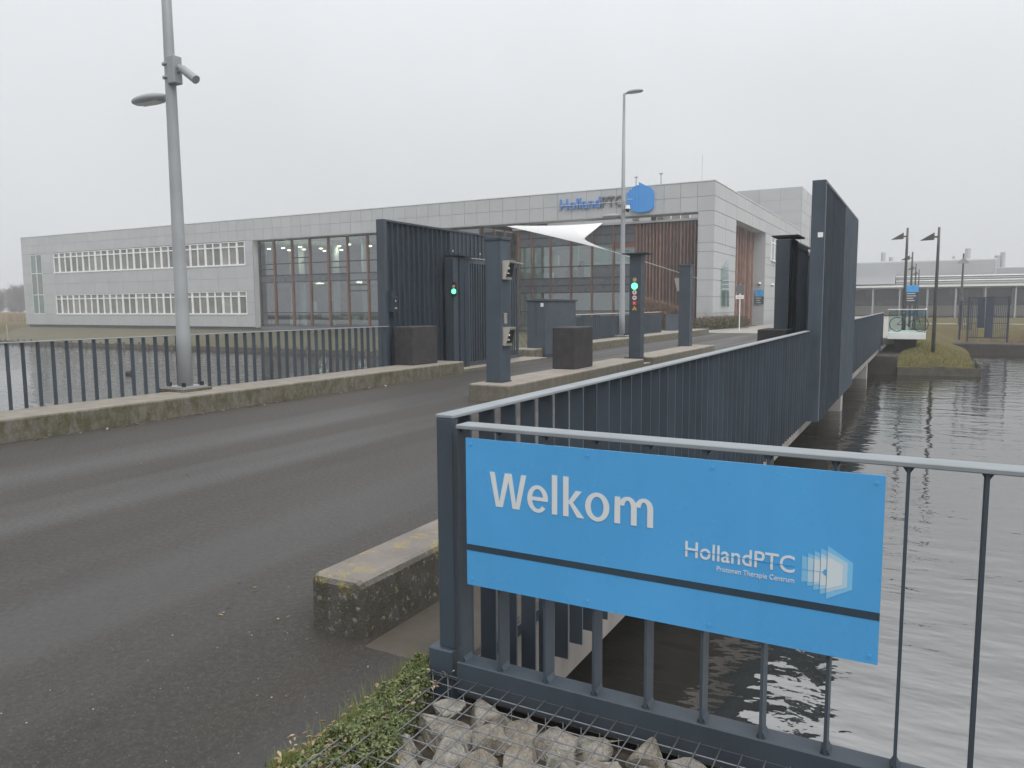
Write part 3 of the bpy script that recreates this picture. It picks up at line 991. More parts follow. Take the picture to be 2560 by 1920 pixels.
XC = -6.455
disc('amber_lens', XC, 2.25, 0.052, FY, M['amber'], tl)
disc('lens_ring', XC, 2.09, 0.096, FY, M['black'], tl)
disc('green_lens', XC, 2.09, 0.082, FY - 0.013, M['green'], tl)
for zc, kind in ((1.935, 0), (1.80, 0), (1.665, 1)):
    d0 = disc('round_sign', XC, zc, 0.068, FY, M['red'], tl)
    d1 = disc('sign_face', XC, zc, 0.056, FY - 0.0125, M['red'] if kind else M['print'], tl, d=0.002)
    if kind:
        part('sign_symbol', MB().prism([(XC - .035, zc - .028), (XC - .028, zc - .035), (XC + .035, zc + .028), (XC + .028, zc + .035)], FY - 0.017, FY - 0.015).prism([(XC - .035, zc + .028), (XC - .028, zc + .035), (XC + .035, zc - .028), (XC + .028, zc - .035)], FY - 0.019, FY - 0.0172), M['print'], tl)
part('sign_symbol', MB().box(XC - .009, XC + .009, FY - 0.018, FY - 0.015, 1.91, 1.96).ball((XC, FY - .016, 1.967), .008, .003, .008, 8, 5), M['black'], tl)
part('sign_symbol', MB().box(XC - .026, XC + .026, FY - 0.018, FY - 0.015, 1.79, 1.808).box(XC - .018, XC + .018, FY - .018, FY - .015, 1.809, 1.822), M['letter_g'], tl)
part('warning_triangle', MB().prism([(XC - .062, 1.49), (XC + .062, 1.49), (XC, 1.59)], FY - 0.012, FY), M['yellow'], tl)
part('sign_symbol', MB().prism([(XC - .02, 1.505), (XC + .02, 1.505), (XC, 1.55)], FY - 0.016, FY - 0.0125), M['black'], tl)
column('farthest anthracite column on the island, seen before the wooden slat wall', -6.98, -6.62, 24.1, 24.45, 2.90)
reader('card_reader', 'pale card reader on the far side of the last column', -6.981, 24.15, 2.05, -1, M['inox'], d=0.17, h=0.42)


def cblock(label, x0, y0):
    return one('concrete_block', MB().box(x0, x0 + 0.52, y0, y0 + 0.98, HK - 0.004, 1.165), M['block'], label, 'concrete block', (x0 + 0.26, y0 + 0.49, HK), 'dark concrete blocks on the kerbs', bevel=0.025, seg=3)


cblock('dark concrete block on the left kerb in front of the ribbed screen', -10.60, 13.9)
cblock('dark concrete block on the island between two columns', -6.87, 14.42)
cblock('dark concrete block behind the right railing, only its top showing', -2.67, 14.25)

# ================================================================== FOLDED GATES
def gate(label, xc, y0, sgn, leaf2=True):
    """bi-fold gate, folded open along the road: drive mast plus two barred leaves"""
    t = thing('folding_gate', label, 'gate', (xc, y0, 0), 'folding gates standing open')
    ZT = 2.86
    part('mast', MB().box(xc - 0.15, xc + 0.1, y0, y0 + 0.22, 0.0, ZT - 0.06), M['steel'], t, bevel=0.006, seg=1)
    part('drive_box', MB().box(xc - 0.12, xc + 0.14, y0 + 0.24, y0 + 0.66, 0.02, ZT - 0.05), M['steel_d'], t, bevel=0.006, seg=1)
    part('roof_plate', MB().box(xc - 0.25, xc + 0.22, y0 + 0.1, y0 + 0.95, ZT, ZT + 0.025), M['steel_d'], t)
    part('guide_rail', MB().box(xc - 0.02, xc + 0.03, y0 + 0.68, y0 + 3.9, ZT - 0.03, ZT - 0.002), M['galv'], t)
    part('hinge_slot', MB().box(xc + 0.141, xc + 0.15, y0 + 0.43, y0 + 0.46, 0.05, ZT - 0.4), M['black'], t)
    bar_m = MB().box(-0.018, 0.018, -0.018, 0.018, 0.18, ZT - 0.16).mesh('bar', M['steel'])
    for k, (xo, a, b) in enumerate(((0.06, y0 + 0.72, y0 + 2.5), (-0.10, y0 + 2.0, y0 + (3.75 if sgn > 0 else 5.2)))):
        fr = MB().box(xc + xo - .03, xc + xo + .03, a, b, 0.10, 0.18).box(xc + xo - .03, xc + xo + .03, a, b, ZT - 0.16, ZT - 0.07)
        fr.box(xc + xo - .028, xc + xo + .028, a, a + 0.07, 0.18, ZT - 0.16).box(xc + xo - .028, xc + xo + .028, b - 0.07, b, 0.18, ZT - 0.16)
        lf = part('gate_leaf', fr, M['steel'], t)
        y = a + 0.16
        while y < b - 0.1:
            place('bar', bar_m, lf, (xc + xo, y, 0))
            y += 0.125
    part('floor_guide', MB().box(xc - 0.2, xc + 0.2, y0 - 0.02, y0 + 0.7, -0.01, 0.05), M['concrete'], t)
    return t


g1 = gate('folded dark gate on the left with a lit green signal on its mast', -10.40, 15.95, 1)
GX = -10.22
gb = part('signal_box', MB().box(-10.32, -10.20, 15.90, 15.948, 1.85, 2.2), M['black'], g1)
disc('green_lens', -10.26, 1.98, 0.062, 15.899, M['green'], g1)
disc('amber_lens', -10.26, 2.10, 0.04, 15.899, M['amber'], g1)
gate('folded dark gate on the right beside the tall screen tower', -2.32, 14.75, -1)

# electrical cabinet
t = thing('electrical_cabinet', 'dark steel electrical cabinet with overhanging lid beside the left gate', 'cabinet', (-10.7, 22.4, 0.0))
part('body', MB().box(-11.0, -10.36, 21.25, 23.6, -0.02, 1.75), M['steel'], t, bevel=0.008, seg=1)
part('lid', MB().box(-11.05, -10.31, 21.2, 23.65, 1.751, 1.82), M['steel'], t, bevel=0.008, seg=1)
part('plinth', MB().box(-11.02, -10.34, 21.23, 23.62, -0.02, 0.10), M['steel_d'], t)
part('sticker', MB().box(-10.52, -10.42, 21.243, 21.248, 1.58, 1.70), M['white'], t)
part('seam', MB().box(-10.682, -10.678, 21.2435, 21.2485, 0.12, 1.74), M['black'], t)
t = thing('ground_plate', 'flat concrete threshold strip under the folded left gate', 'threshold', (-10.4, 18, 0))
part('slab', MB().box(-10.75, -9.95, 15.7, 20.55, -0.02, 0.07), M['island'], t, bevel=0.015)

# ================================================================== LAMP POSTS (tall grey)
def tall_lamp(label, x, y, z0, sx, r0=0.112, lowarm=4.87, top=10.15, headtop=1):
    t = thing('street_lamp', label, 'street lamp', (x, y, z0), 'tall grey street lamps on the bridge')
    part('pole', MB().tube([(x, y, z0), (x, y, z0 + 0.9), (x, y, z0 + 0.92), (x, y, z0 + 4.9), (x, y, top)], [r0, r0, r0 * 0.94, r0 * 0.72, r0 * 0.42], 20), M['pole'], t, smooth=True)
    part('base_plate', MB().box(x - 0.23, x + 0.23, y - 0.23, y + 0.23, z0 + 0.045, z0 + 0.075), M['galv'], t)
    part('grout_pad', MB().box(x - 0.28, x + 0.28, y - 0.28, y + 0.28, z0 - 0.02, z0 + 0.045), M['kerb'], t)
    for i, j in ((-1, -1), (1, -1), (1, 1), (-1, 1)):
        part('bolt', MB().tube([(x + i * .17, y + j * .17, z0 + 0.07), (x + i * .17, y + j * .17, z0 + 0.14)], 0.034, 8), M['black'], t)
    for s, z, l in ((-1, lowarm, 0.82), (1, top, 0.72)):
        pts = [(x, y, z), (x + s * 0.16, y, z + 0.01)]
        a = part('arm', MB().tube(pts, 0.035, 10), M['pole'], t)
        hd = MB().ball((x + s * (0.1 + l / 2), y, z + 0.035), l / 2, 0.16, 0.085, 20, 10)
        hd.v = [(vx, vy, z + 0.01 + max(-0.03, vz - z - 0.01)) for vx, vy, vz in hd.v]
        h = part('lamp_head', hd, M['pole'], t, smooth=True)
        part('lens', MB().box(x + s * (0.1 + l / 2) - l * .3, x + s * (0.1 + l / 2) + l * .3, y - 0.09, y + 0.09, z - 0.024, z - 0.0205), M['inwhite'], h)
    return t


tall_lamp('tall grey lamp post on the left kerb, its top cut off by the picture', -10.46, 8.2, HK, -1, 0.112)
tall_lamp('tall grey lamp post further back beside the cabinet railing, its curved lamp against the sky', -11.15, 30.2, HK, -1, 0.12, 5.27, 10.15)
t = thing('security_camera', 'long bullet security camera bracketed to the near grey lamp post', 'security camera', (-10.3, 8.2, 5.2))
part('bracket', MB().box(-10.41, -10.25, 8.10, 8.26, 5.05, 5.46), M['pole'], t, bevel=0.01, seg=1)
part('strap', MB().tube([(-10.46, 8.2, 5.15), (-10.46, 8.2, 5.175)], 0.115, 16).tube([(-10.46, 8.2, 5.35), (-10.46, 8.2, 5.375)], 0.115, 16), M['galv'], t)
part('joint', MB().ball((-10.21, 8.18, 5.28), 0.045, 0.045, 0.045, 10, 8).tube([(-10.25, 8.18, 5.22), (-10.19, 8.18, 5.26)], 0.03, 8), M['pole'], t)
part('barrel', MB().tube([(-10.18, 8.18, 5.27), (-10.14, 8.18, 5.245), (-9.86, 8.18, 5.05)], [0.045, 0.062, 0.066], 16), M['pole'], t)
t = thing('security_camera', 'white dome security camera on the far lamp post, below the blue logo', 'security camera', (-11, 30.2, 5.5))
part('bracket', MB().bar((-11.12, 30.15, 5.68), (-10.95, 30.1, 5.68), 0.06).box(-11.1, -11.04, 30.06, 30.2, 5.5, 5.85), M['pole'], t)
part('dome', MB().ball((-10.92, 30.1, 5.50), 0.085, 0.085, 0.10, 14, 10), M['black'], t, smooth=True)
part('hood', MB().tube([(-10.92, 30.1, 5.54), (-10.92, 30.1, 5.68)], [0.105, 0.09], 14), M['white'], t)

# ================================================================== OFFICE BUILDING
ob = thing('office_building', 'long two-storey grey panelled office building with glass lobby across the water', 'building', (-51, 50, -0.5))
PANELS = {}


def panel(x0, x1, z0, z1, y=50.0, g=0.022, parent=ob):
    """one cladding panel on the front facade"""
    wd, h = round(x1 - x0, 3), round(z1 - z0, 3)
    if ('f', wd, h) not in PANELS:
        PANELS[('f', wd, h)] = MB().box(g / 2, wd - g / 2, 0, 0.03, g / 2, h - g / 2).mesh('cladding_panel', M['clad'])
    place('cladding_panel', PANELS[('f', wd, h)], parent, (x0, y, z0))


def spanel(y0, y1, z0, z1, x=-12.24, g=0.034, parent=ob):
    wd, h = round(y1 - y0, 3), round(z1 - z0, 3)
    if ('s', wd, h) not in PANELS:
        PANELS[('s', wd, h)] = MB().box(-0.03, 0, g / 2, wd - g / 2, g / 2, h - g / 2).mesh('cladding_panel', M['clad'])
    place('cladding_panel', PANELS[('s', wd, h)], parent, (x, y0, z0))


XL, XR = -90.4, -12.24
# fascia: two rows of panels over the whole length
n = 70
wp = (XR - XL) / n
for i in range(n):
    for z0, z1 in ((7.66, 8.60), (8.60, 9.54)):
        panel(XL + i * wp, XL + (i + 1) * wp, z0, z1)
# left wing between and under the window bands
n = 14
wp = (-53.8 - -86.6) / n
for i in range(n):
    for z0, z1 in ((3.09, 4.27), (4.27, 5.46), (-0.18, 0.97)):
        panel(-86.6 + i * wp, -86.6 + (i + 1) * wp, z0, z1)
for z0, z1 in ((0.97, 2.03), (2.03, 3.09), (5.46, 6.56), (6.56, 7.66)):
    panel(-86.6, -84.48, z0, z1)
    panel(-54.86, -53.8, z0, z1)
for z0, z1 in ((-0.18, 0.97), (0.97, 2.03), (2.03, 3.09), (3.09, 4.27), (4.27, 5.46), (5.46, 6.56), (6.56, 7.66)):
    panel(-90.4, -88.8, z0, z1)
panel(-88.8, -86.6, -0.18, 0.97)
# right corner pillar, front and side
HS = [-0.2, 1.05, 2.14, 3.22, 3.97, 5.06, 5.64, 6.74, 7.66]
for z0, z1 in zip(HS, HS[1:]):
    panel(-13.3, XR, z0, z1)
HS2 = HS + [8.60, 9.54]
for z0, z1 in zip(HS2, HS2[1:]):
    for y0, y1 in ((50.03, 53.2), (53.2, 56.5)):
        spanel(y0, y1, z0, z1)
    for k in range(6):
        y0 = 68 + k * 20 / 6
        if 5.6 < z0 < 7.0 and 70 < y0 < 78:
            continue
        spanel(y0, y0 + 20 / 6, z0, z1)
    if z0 > 7.6:
        for k in range(4):
            spanel(56.5 + k * 2.875, 56.5 + (k + 1) * 2.875, z0, z1)
body = MB()
body.box(-90.37, -68, 50.031, 88, -0.2, 0.97).box(-68, -53.83, 50.031, 50.5, -0.2, 0.97).box(-90.37, -68, 50.40, 88, 0.97, 7.66).box(-68, -53.83, 50.40, 50.5, 0.97, 7.66).box(-68, -53.83, 66.2, 88, 0.97, 7.66)      # left wing core
body.box(-90.37, -53.83, 50.031, 50.39, 3.09, 5.46).box(-54.86, -53.83, 50.031, 50.39, 0.97, 3.09).box(-54.86, -53.83, 50.031, 50.39, 5.46, 7.66)
body.box(-86.6, -84.48, 50.031, 50.39, 0.97, 3.09).box(-86.6, -84.48, 50.031, 50.39, 5.46, 7.66).box(-90.37, -88.8, 50.031, 50.39, 0.97, 3.09).box(-90.37, -88.8, 50.031, 50.39, 5.46, 7.66)
part('wall_core', body, M['joint'], ob)
part('wall_core', MB().box(-90.37, -12.272, 50.031, 51.3, 7.665, 9.52).box(-13.27, -12.272, 51.3, 88, 7.76, 9.52).box(-13.29, -12.272, 50.031, 56.45, -0.3, 7.66), M['joint'], ob)
part('wall_core', MB().box(-14.2, -12.272, 68.03, 88, -0.3, 7.755), M['joint'], ob)
part('soffit', MB().box(-53.8, -13.3, 50.0, 51.32, 7.63, 7.66), M['clad'], ob)
part('jamb', MB().box(-53.86, -53.80, 50.0, 50.78, -0.25, 7.63), M['clad'], ob)
part('return_wall', MB().box(-14.2, -12.25, 68.0, 68.028, -0.2, 7.74), M['clad'], ob)
part('recess_ceiling', MB().box(-13.3, -12.28, 56.5, 68, 7.70, 7.755), M['clad'], ob)
part('roof', MB().box(-90.3, -30, 51.3, 88, 9.2, 9.45).box(-30, -13.3, 62.0, 88, 9.2, 9.45).box(-30, -13.2, 56.15, 62.0, 7.6, 7.85), M['plinth'], ob)
cop = part('coping', MB().box(-90.43, -12.21, 49.97, 50.3, 9.545, 9.60).box(-12.5, -12.21, 50.3, 88, 9.545, 9.60), M['inwhite'], ob)
part('plinth', MB().box(-90.2, -53.9, 50.25, 51, -0.75, -0.185), M['plinth'], ob)
part('plinth', MB().box(-53.8, -30, 50.5, 51.0, -0.75, -0.12), M['plinth'], ob)
# rear higher block
rb = part('rear_block', MB().box(-45, -12.26, 88.2, 104, 0, 14.2), M['joint'], ob)
for i in range(9):
    for z0 in (9.0, 10.3, 11.6, 12.9):
        panel(-12.25 - (i + 1) * 2.2, -12.25 - i * 2.2, z0, z0 + 1.3, 88.16)
for i in range(4):
    for z0 in (5.1, 6.4, 7.7, 9.0, 10.3, 11.6, 12.9):
        spanel(88.2 + i * 3.9, 88.2 + (i + 1) * 3.9, z0, z0 + 1.3, -12.22)
part('window', MB().box(-12.215, -12.18, 95.0, 96.0, 8.2, 11.8), M['pane_g'], ob)

# ribbon windows
def ribbon_window(x0, x1, z0, z1, cols, y=50.02):
    wd, h = x1 - x0, z1 - z0
    cx = x0
    t_ = 0.07
    f = MB()
    f.box(x0, x1, y, y + 0.12, z0 + 0.0, z0 + t_).box(x0, x1, y, y + 0.12, z1 - t_, z1)
    zt = z0 + h * 0.78
    f.box(x0 + .001, x1 - .001, y + 0.002, y + 0.12, zt - 0.05, zt + 0.05)
    for k in range(cols + 1):
        xx = x0 + wd * k / cols
        hw = 0.10 if k in (0, cols) else 0.062
        a, b = max(x0, xx - hw), min(x1, xx + hw)
        f.box(a, b, y + 0.004, y + 0.119, z0 + t_, zt - 0.05).box(a, b, y + 0.004, y + 0.119, zt + 0.05, z1 - t_)
    og = org(ob)
    w_ = part('window', f, M['frame'], ob)
    part('sill', MB().box(x0 + 0.06, x1 - 0.06, y - 0.07, y - 0.001, z0 - 0.03, z0 + 0.11), M['frame'], w_)
    for k in range(cols):
        a, b = x0 + wd * k / cols, x0 + wd * (k + 1) / cols
        part('pane', MB().box(a + 0.04, b - 0.04, y + 0.095, y + 0.105, z0 + 0.05, zt), M['pane'], w_)
        part('pane', MB().box(a + 0.04, b - 0.04, y + 0.095, y + 0.105, zt, z1 - 0.05), M['pane'], w_)
    return w_


for z0, z1 in ((0.97, 3.09), (5.46, 7.62)):
    u = (84.46 - 54.88) / 28
    x = -84.46
    for c in [1] + [2] * 13 + [1]:
        ribbon_window(x + 0.004, x + u * c - 0.004, z0, z1, c)
        x += u * c
f = MB()
for xx in (-88.78, -87.70, -86.62):
    f.box(xx - 0.06 + (0.06 if xx < -88 else 0), xx + 0.06 - (0.06 if xx > -87 else 0), 50.0, 50.12, 0.98, 7.6)
for zz in (0.98, 3.08, 5.45, 7.52):
    f.box(-88.78, -86.62, 50.004, 50.11, zz, zz + 0.1)
w_ = part('window', f, pm('pale_green_frame', (0.55, 0.66, 0.63), 0.5, 0.05, 2), ob)
for a, b in ((-88.75, -87.72), (-87.68, -86.65)):
    for c, d in ((1.06, 3.1), (3.16, 5.46), (5.53, 7.54)):
        part('pane', MB().box(a, b, 50.05, 50.06, c, d), M['pane_g'], w_)

# lobby curtain wall
def bay(x0, x1, y, rows, parent=ob):
    """rows: list of (z0, z1, kind) g glass, s spandrel"""
    for z0, z1, k in rows:
        if k == 'g':
            part('pane', MB().box(x0 + 0.05, x1 - 0.05, y, y + 0.012, z0 + 0.03, z1 - 0.03), M['glass'], parent)
        else:
            part('spandrel', MB().box(x0 + 0.05, x1 - 0.05, y - 0.02, y + 0.04, z0 + 0.03, z1 - 0.03), M['spand'], parent)
        part('transom', MB().box(x0 + 0.05, x1 - 0.05, y - 0.05, y + 0.06, z1 - 0.045, z1 + 0.045), M['dframe'], parent)


GY = 50.72
gx = [-53.78, -51.9, -49.72, -47.62, -45.5, -43.38, -41.2, -39.0, -36.8, -34.6, -32.4, -30.2]
base_rows = [(-0.08, 1.11, 'g'), (1.11, 3.84, 'g'), (3.84, 4.45, 's'), (4.45, 5.48, 'g'), (5.48, 7.56, 'g')]
extra = {0: [(4.45, 5.02, 'g'), (5.02, 5.48, 'g')], 4: [(4.45, 4.98, 'g'), (4.98, 5.48, 'g')]}
for i, (a, b) in enumerate(zip(gx, gx[1:])):
    rows = list(base_rows)
    if i in extra:
        rows[3:4] = extra[i]
    if i == 2:
        rows[4:5] = [(5.48, 5.95, 'g'), (5.95, 7.56, 'g')]
    if i == 5:
        rows[1:3] = [(1.11, 2.95, 'g'), (2.95, 3.45, 'g'), (3.45, 3.84, 'g'), (3.84, 4.45, 'g')]
    bay(a, b, GY, rows)
for i, x in enumerate(gx):
    part('mullion', MB().box(x - 0.065, x + 0.065, GY - 0.14, GY + 0.06, -0.12, 7.6), M['mull'] if i else M['dframe'], ob)
part('sill_beam', MB().box(-53.8, -30.1, GY - 0.1, GY + 0.1, -0.2, -0.085), M['dframe'], ob)
# courtyard return wall and rear wall
for i in range(3):
    y0 = 50.8 + i * 1.73
    for z0, z1, k in base_rows:
        part('pane' if k == 'g' else 'spandrel', MB().box(-30.11, -30.08, y0 + 0.05, y0 + 1.68, z0 + 0.03, z1 - 0.03), M['glass'] if k == 'g' else M['spand'], ob)
    part('mullion', MB().box(-30.15, -29.98, y0 - 0.06, y0 + 0.06, -0.1, 7.6), M['mull'], ob)
RY = 56.0
rx = [-29.7, -28.5, -26.8, -25.0, -23.2, -21.4, -19.6]
for i, (a, b) in enumerate(zip(rx, rx[1:])):
    rows = [(-0.1, 1.16, 'g'), (1.16, 2.64, 'g'), (2.64, 3.2, 's'), (3.2, 3.78, 's'), (3.78, 4.70, 's' if i >= 4 else 'g'), (4.70, 6.36, 'g'), (6.36, 7.05, 's'), (7.05, 7.72, 's')]
    bay(a, b, RY, rows)
for i, x in enumerate(rx):
    wd = 0.11 if i == 0 else 0.06
    part('mullion', MB().box(x - wd, x + wd, RY - 0.14, RY + 0.06, -0.12, 7.74), M['mull'], ob)
part('red_panel', MB().box(-21.3, -19.7, RY - 0.06, RY - 0.042, 6.0, 6.33), M['inred'], ob)
part('roof_edge', MB().box(-30.2, -13.2, RY - 0.25, RY + 0.14, 7.75, 7.92), M['clad'], ob)
# upper storey set back above the courtyard
part('upper_wall', MB().box(-30, -13.25, 62.0, 62.3, 7.9, 9.5), M['clad'], ob)
uw = part('window', MB().box(-19.5, -17.1, 61.93, 61.99, 8.98, 9.08).box(-19.5, -19.42, 61.93, 61.99, 8.2, 8.98).box(-18.75, -18.68, 61.93, 61.99, 8.2, 8.98).box(-17.95, -17.88, 61.93, 61.99, 8.2, 8.98).box(-17.18, -17.1, 61.93, 61.99, 8.2, 8.98), M['frame'], ob)
part('pane', MB().box(-19.45, -17.15, 61.985, 61.992, 8.2, 9.0), M['pane'], uw)
part('roof_post', MB().box(-16.9, -16.6, 51.32, 51.5, 7.4, 7.63).box(-19.7, -19.45, 61.8, 61.98, 7.9, 9.4), M['plinth'], ob)
# red cedar battens
part('batten_backing', MB().box(-19.55, -13.25, RY + 0.0, RY + 0.1, -0.2, 7.72).box(-13.32, -13.22, RY + 0.1, 68, -0.2, 7.7), M['wood_g'], ob)
bm1 = MB().box(-0.038, 0.038, -0.16, -0.002, -0.2, 7.70).mesh('batten', M['wood'])
x = -19.5
while x < -13.3:
    place('batten', bm1, ob, (x, RY, 0))
    x += 0.262
for z in (2.6, 4.4, 6.1):
    part('batten_rail', MB().box(-19.5, -13.3, RY - 0.03, RY - 0.003, z, z + 0.09), M['wood_g'], ob)
bm2 = MB().box(0.002, 0.13, -0.05, 0.05, -0.2, 7.68).mesh('batten', M['wood'])
y = 56.9
while y < 67.9:
    place('batten', bm2, ob, (-13.22, y, 0))
    y += 1.05

# interior of the lobbies
ins = MB().box(-67.9, -30.3, 66, 66.1, -0.1, 7.6).box(-67.95, -67.9, 50.6, 66, -0.1, 7.6)
part('interior_wall', ins, M['inwall'], ob)
part('interior_wall', MB().box(-29.6, -19.7, 63, 63.1, -0.1, 7.6).box(-19.68, -19.6, 56.2, 63, -0.1, 7.6).box(-30.0, -29.92, 56.2, 63, -0.1, 7.6), M['inwall'], ob)
part('interior_floor', MB().box(-67.9, -30.2, 50.85, 66, -0.4, -0.1).box(-67.9, -30.2, 50.9, 66, 3.9, 4.4).box(-29.9, -19.7, 56.1, 63, -0.4, -0.1).box(-29.9, -19.7, 56.1, 63, 2.8, 3.6), M['infloor'], ob)
part('interior_ceiling', MB().box(-67.9, -30.2, 50.9, 66, 7.58, 7.62).box(-29.9, -19.7, 56.2, 63, 6.6, 6.7), M['inwall'], ob)
for x, y in ((-46.9, 53.2), (-43.6, 53.2), (-52.8, 55.0), (-56.5, 57.5), (-38.0, 53.5), (-61, 59)):
    part('interior_column', MB().tube([(x, y, -0.1), (x, y, 7.6)], 0.28, 16), M['inwhite'], ob, smooth=True)
for bx, ylist in ((-53.9, (52.0, 54.2)), (-52.0, (51.9, 54.2, 56.6)), (-49.9, (51.9, 54.2, 56.6)), (-46.3, (53.0,)), (-44.3, (52.0, 54.4)), (-38.5, (52.6, 55))):
    for k, y in enumerate(ylist):
        pl = part('pendant_lamp', MB().ball((bx + k * 0.35, y, 7.0), 0.2, 0.2, 0.07, 12, 6), M['lamp'], ob)
        pd = bpy.data.lights.new('pendant_light', 'POINT')
        pd.energy = 24
        pd.shadow_soft_size = 0.25
        pd.color = (1.0, 0.90, 0.74)
        link('pendant_light', pd, pl, Vector((bx + k * 0.35, y, 6.8)) - org(pl))
        part('cord', MB().box(bx + k * .35 - .008, bx + k * .35 + .008, y - .008, y + .008, 7.07, 7.58), M['black'], pl)
for (x0, x1, y0, y1, z0, z1, mt) in (
        (-46.6, -44.6, 52.5, 53.0, -0.1, 0.45, 'inred'), (-47.9, -47.1, 52.2, 52.5, 0.55, 1.0, 'inwhite'), (-52.6, -52.0, 53, 53.6, -0.1, 0.9, 'inwhite'),
        (-49.0, -47.8, 55, 56, -0.1, 0.7, 'inwhite'), (-44.5, -43.9, 52.4, 52.7, 0.4, 0.8, 'inwhite'), (-51.3, -50.0, 57, 58, -0.1, 2.2, 'black'),
        (-43.2, -41.5, 55, 56, -0.1, 0.9, 'inred'), (-50.6, -50.3, 52.6, 52.9, -0.1, 3.8, 'inwhite'), (-49.8, -49.4, 53, 53.3, 0.9, 2.1, 'inwhite'),
        (-28.2, -27.4, 57.2, 57.5, 4.7, 5.7, 'inwhite'), (-27.1, -26.7, 57.2, 57.5, 4.9, 5.7, 'inwhite'), (-26.4, -25.4, 58, 58.6, 3.6, 4.5, 'inred'), (-28.4, -27.2, 56.8, 57.5, 3.6, 4.3, 'inwhite'),
        (-24.9, -24.5, 57, 57.4, 3.6, 5.2, 'black'), (-24.3, -23.6, 57, 57.5, 3.6, 4.9, 'inwhite'), (-25.9, -25.5, 57.3, 57.7, 3.6, 4.9, 'black'), (-28.9, -28.5, 56.6, 56.8, 5.0, 5.9, 'inwhite'),
        (-24.9, -24.6, 56.5, 56.7, 4.8, 6.3, 'ingreen'), (-23.1, -21.5, 56.25, 56.28, 4.95, 6.34, 'ingreen'), (-21.3, -19.7, 56.25, 56.28, 4.95, 6.34, 'ingreen'),
        (-23.1, -21.5, 56.2, 56.23, 4.72, 4.98, 'inwhite'), (-21.3, -19.7, 56.2, 56.23, 4.72, 4.98, 'inwhite'), (-24.8, -23.4, 57.5, 58.3, -0.1, 0.9, 'black'), (-22.6, -21.5, 57, 58, -0.1, 0.7, 'inwhite')):
    part('furniture', MB().box(x0, x1, y0, y1, z0, z1), M[mt], ob, bevel=0.03, seg=1)
for lx, lz in ((-24.2, 6.5), (-27.2, 6.5), (-21.4, 2.65), (-26.2, 2.65)):
    cl_ = part('ceiling_light', MB().box(lx, lx + 0.7, 58, 58.2, lz, lz + 0.05), M['lamp'], ob)
    pd = bpy.data.lights.new('ceiling_light', 'POINT')
    pd.energy = 60
    pd.shadow_soft_size = 0.25
    pd.color = (1.0, 0.95, 0.85)
    link('ceiling_lamp', pd, cl_, Vector((lx + .35, 58.1, lz - 0.3)) - org(cl_))
for lx in (-52.0, -47.0, -42.0):
    cl_ = part('ceiling_light', MB().box(lx, lx + 0.9, 56, 56.2, 3.82, 3.86), M['lamp'], ob)
    pd = bpy.data.lights.new('ceiling_light', 'POINT')
    pd.energy = 60
    pd.shadow_soft_size = 0.25
    pd.color = (1.0, 0.93, 0.82)
    link('ceiling_lamp', pd, cl_, Vector((lx + .35, 56.1, 3.5)) - org(cl_))

# side face: windows, door, wall fittings
def side_window(y0, y1, z0, z1, cols):
    f = MB()
    x = -12.24
    f.box(x - 0.02, x + 0.05, y0, y1, z0, z0 + 0.08).box(x - 0.02, x + 0.05, y0, y1, z1 - 0.08, z1)
    zt = z0 + (z1 - z0) * 0.76
    f.box(x - 0.02, x + 0.045, y0 + .01, y1 - .01, zt - 0.05, zt + 0.05)
    for k in range(cols + 1):
        yy = y0 + (y1 - y0) * k / cols
        f.box(x - 0.02, x + 0.048, max(y0, yy - 0.12), min(y1, yy + 0.12), z0 + .08, z1 - .08)
    w_ = part('window', f, M['frame'], ob)
    for k in range(cols):
        a, b = y0 + (y1 - y0) * k / cols, y0 + (y1 - y0) * (k + 1) / cols
        part('pane', MB().box(x + 0.0005, x + 0.010, a + .05, b - .05, z0 + .05, z1 - .05), M['pane'], w_)
    part('sill', MB().box(x + 0.05, x + 0.14, y0 - .05, y1 + .05, z0 - 0.05, z0 + 0.05), M['frame'], w_)


side_window(70.6, 78.5, 5.47, 7.55, 5)
side_window(77.0, 84.0, 0.9, 2.95, 4)
dr = part('door', MB().box(-12.242, -12.17, 74.0, 75.7, -0.2, 2.95), M['frame'], ob)
part('pane', MB().box(-12.169, -12.16, 74.5, 75.2, 0.0, 2.5), M['dframe'], dr)
part('handle', MB().box(-12.16, -12.11, 74.25, 74.45, 0.95, 1.1), M['inox'], dr)
gp = one('wall_artwork', MB().prism([(52.1, 1.5), (54.4, 1.45), (54.0, 4.05), (53.8, 4.7), (52.1, 4.05)], -12.18, -12.14, 'x'), M['glass_clear'], 'tall sea-green glass artwork strip on the right pillar wall', 'artwork', (-12.16, 53.2, 1.5))
t = thing('information_board', 'blue and slate information board on the wall beside the door', 'sign', (-12.2, 66, 2))
part('panel', MB().box(-13.0, -12.26, 67.90, 67.96, 1.62, 2.28), M['signdark'], t)
part('header', MB().box(-13.0, -12.26, 67.88, 67.899, 2.28, 2.86), M['blue'], t)
for k, (a, b) in enumerate(((-12.95, -12.45), (-12.9, -12.55), (-12.9, -12.5))):
    part('text_line', MB().box(a, b, 67.89, 67.899, 2.12 - k * 0.2, 2.17 - k * 0.2), M['print'], t)
for k, (lab, x, y, z) in enumerate((('white dome security camera on the return wall above the board', -12.65, 67.9, 3.35), ('small white security camera on the side wall above the door', -12.14, 71.2, 3.3))):
    t = thing('security_camera', lab, 'security camera', (x, y, z))
    part('hood', MB().tube([(x, y, z), (x, y, z + 0.16)], [0.14, 0.08], 12), M['white'], t)
    part('dome', MB().ball((x, y, z), 0.11, 0.11, 0.11, 12, 8), M['black'], t)
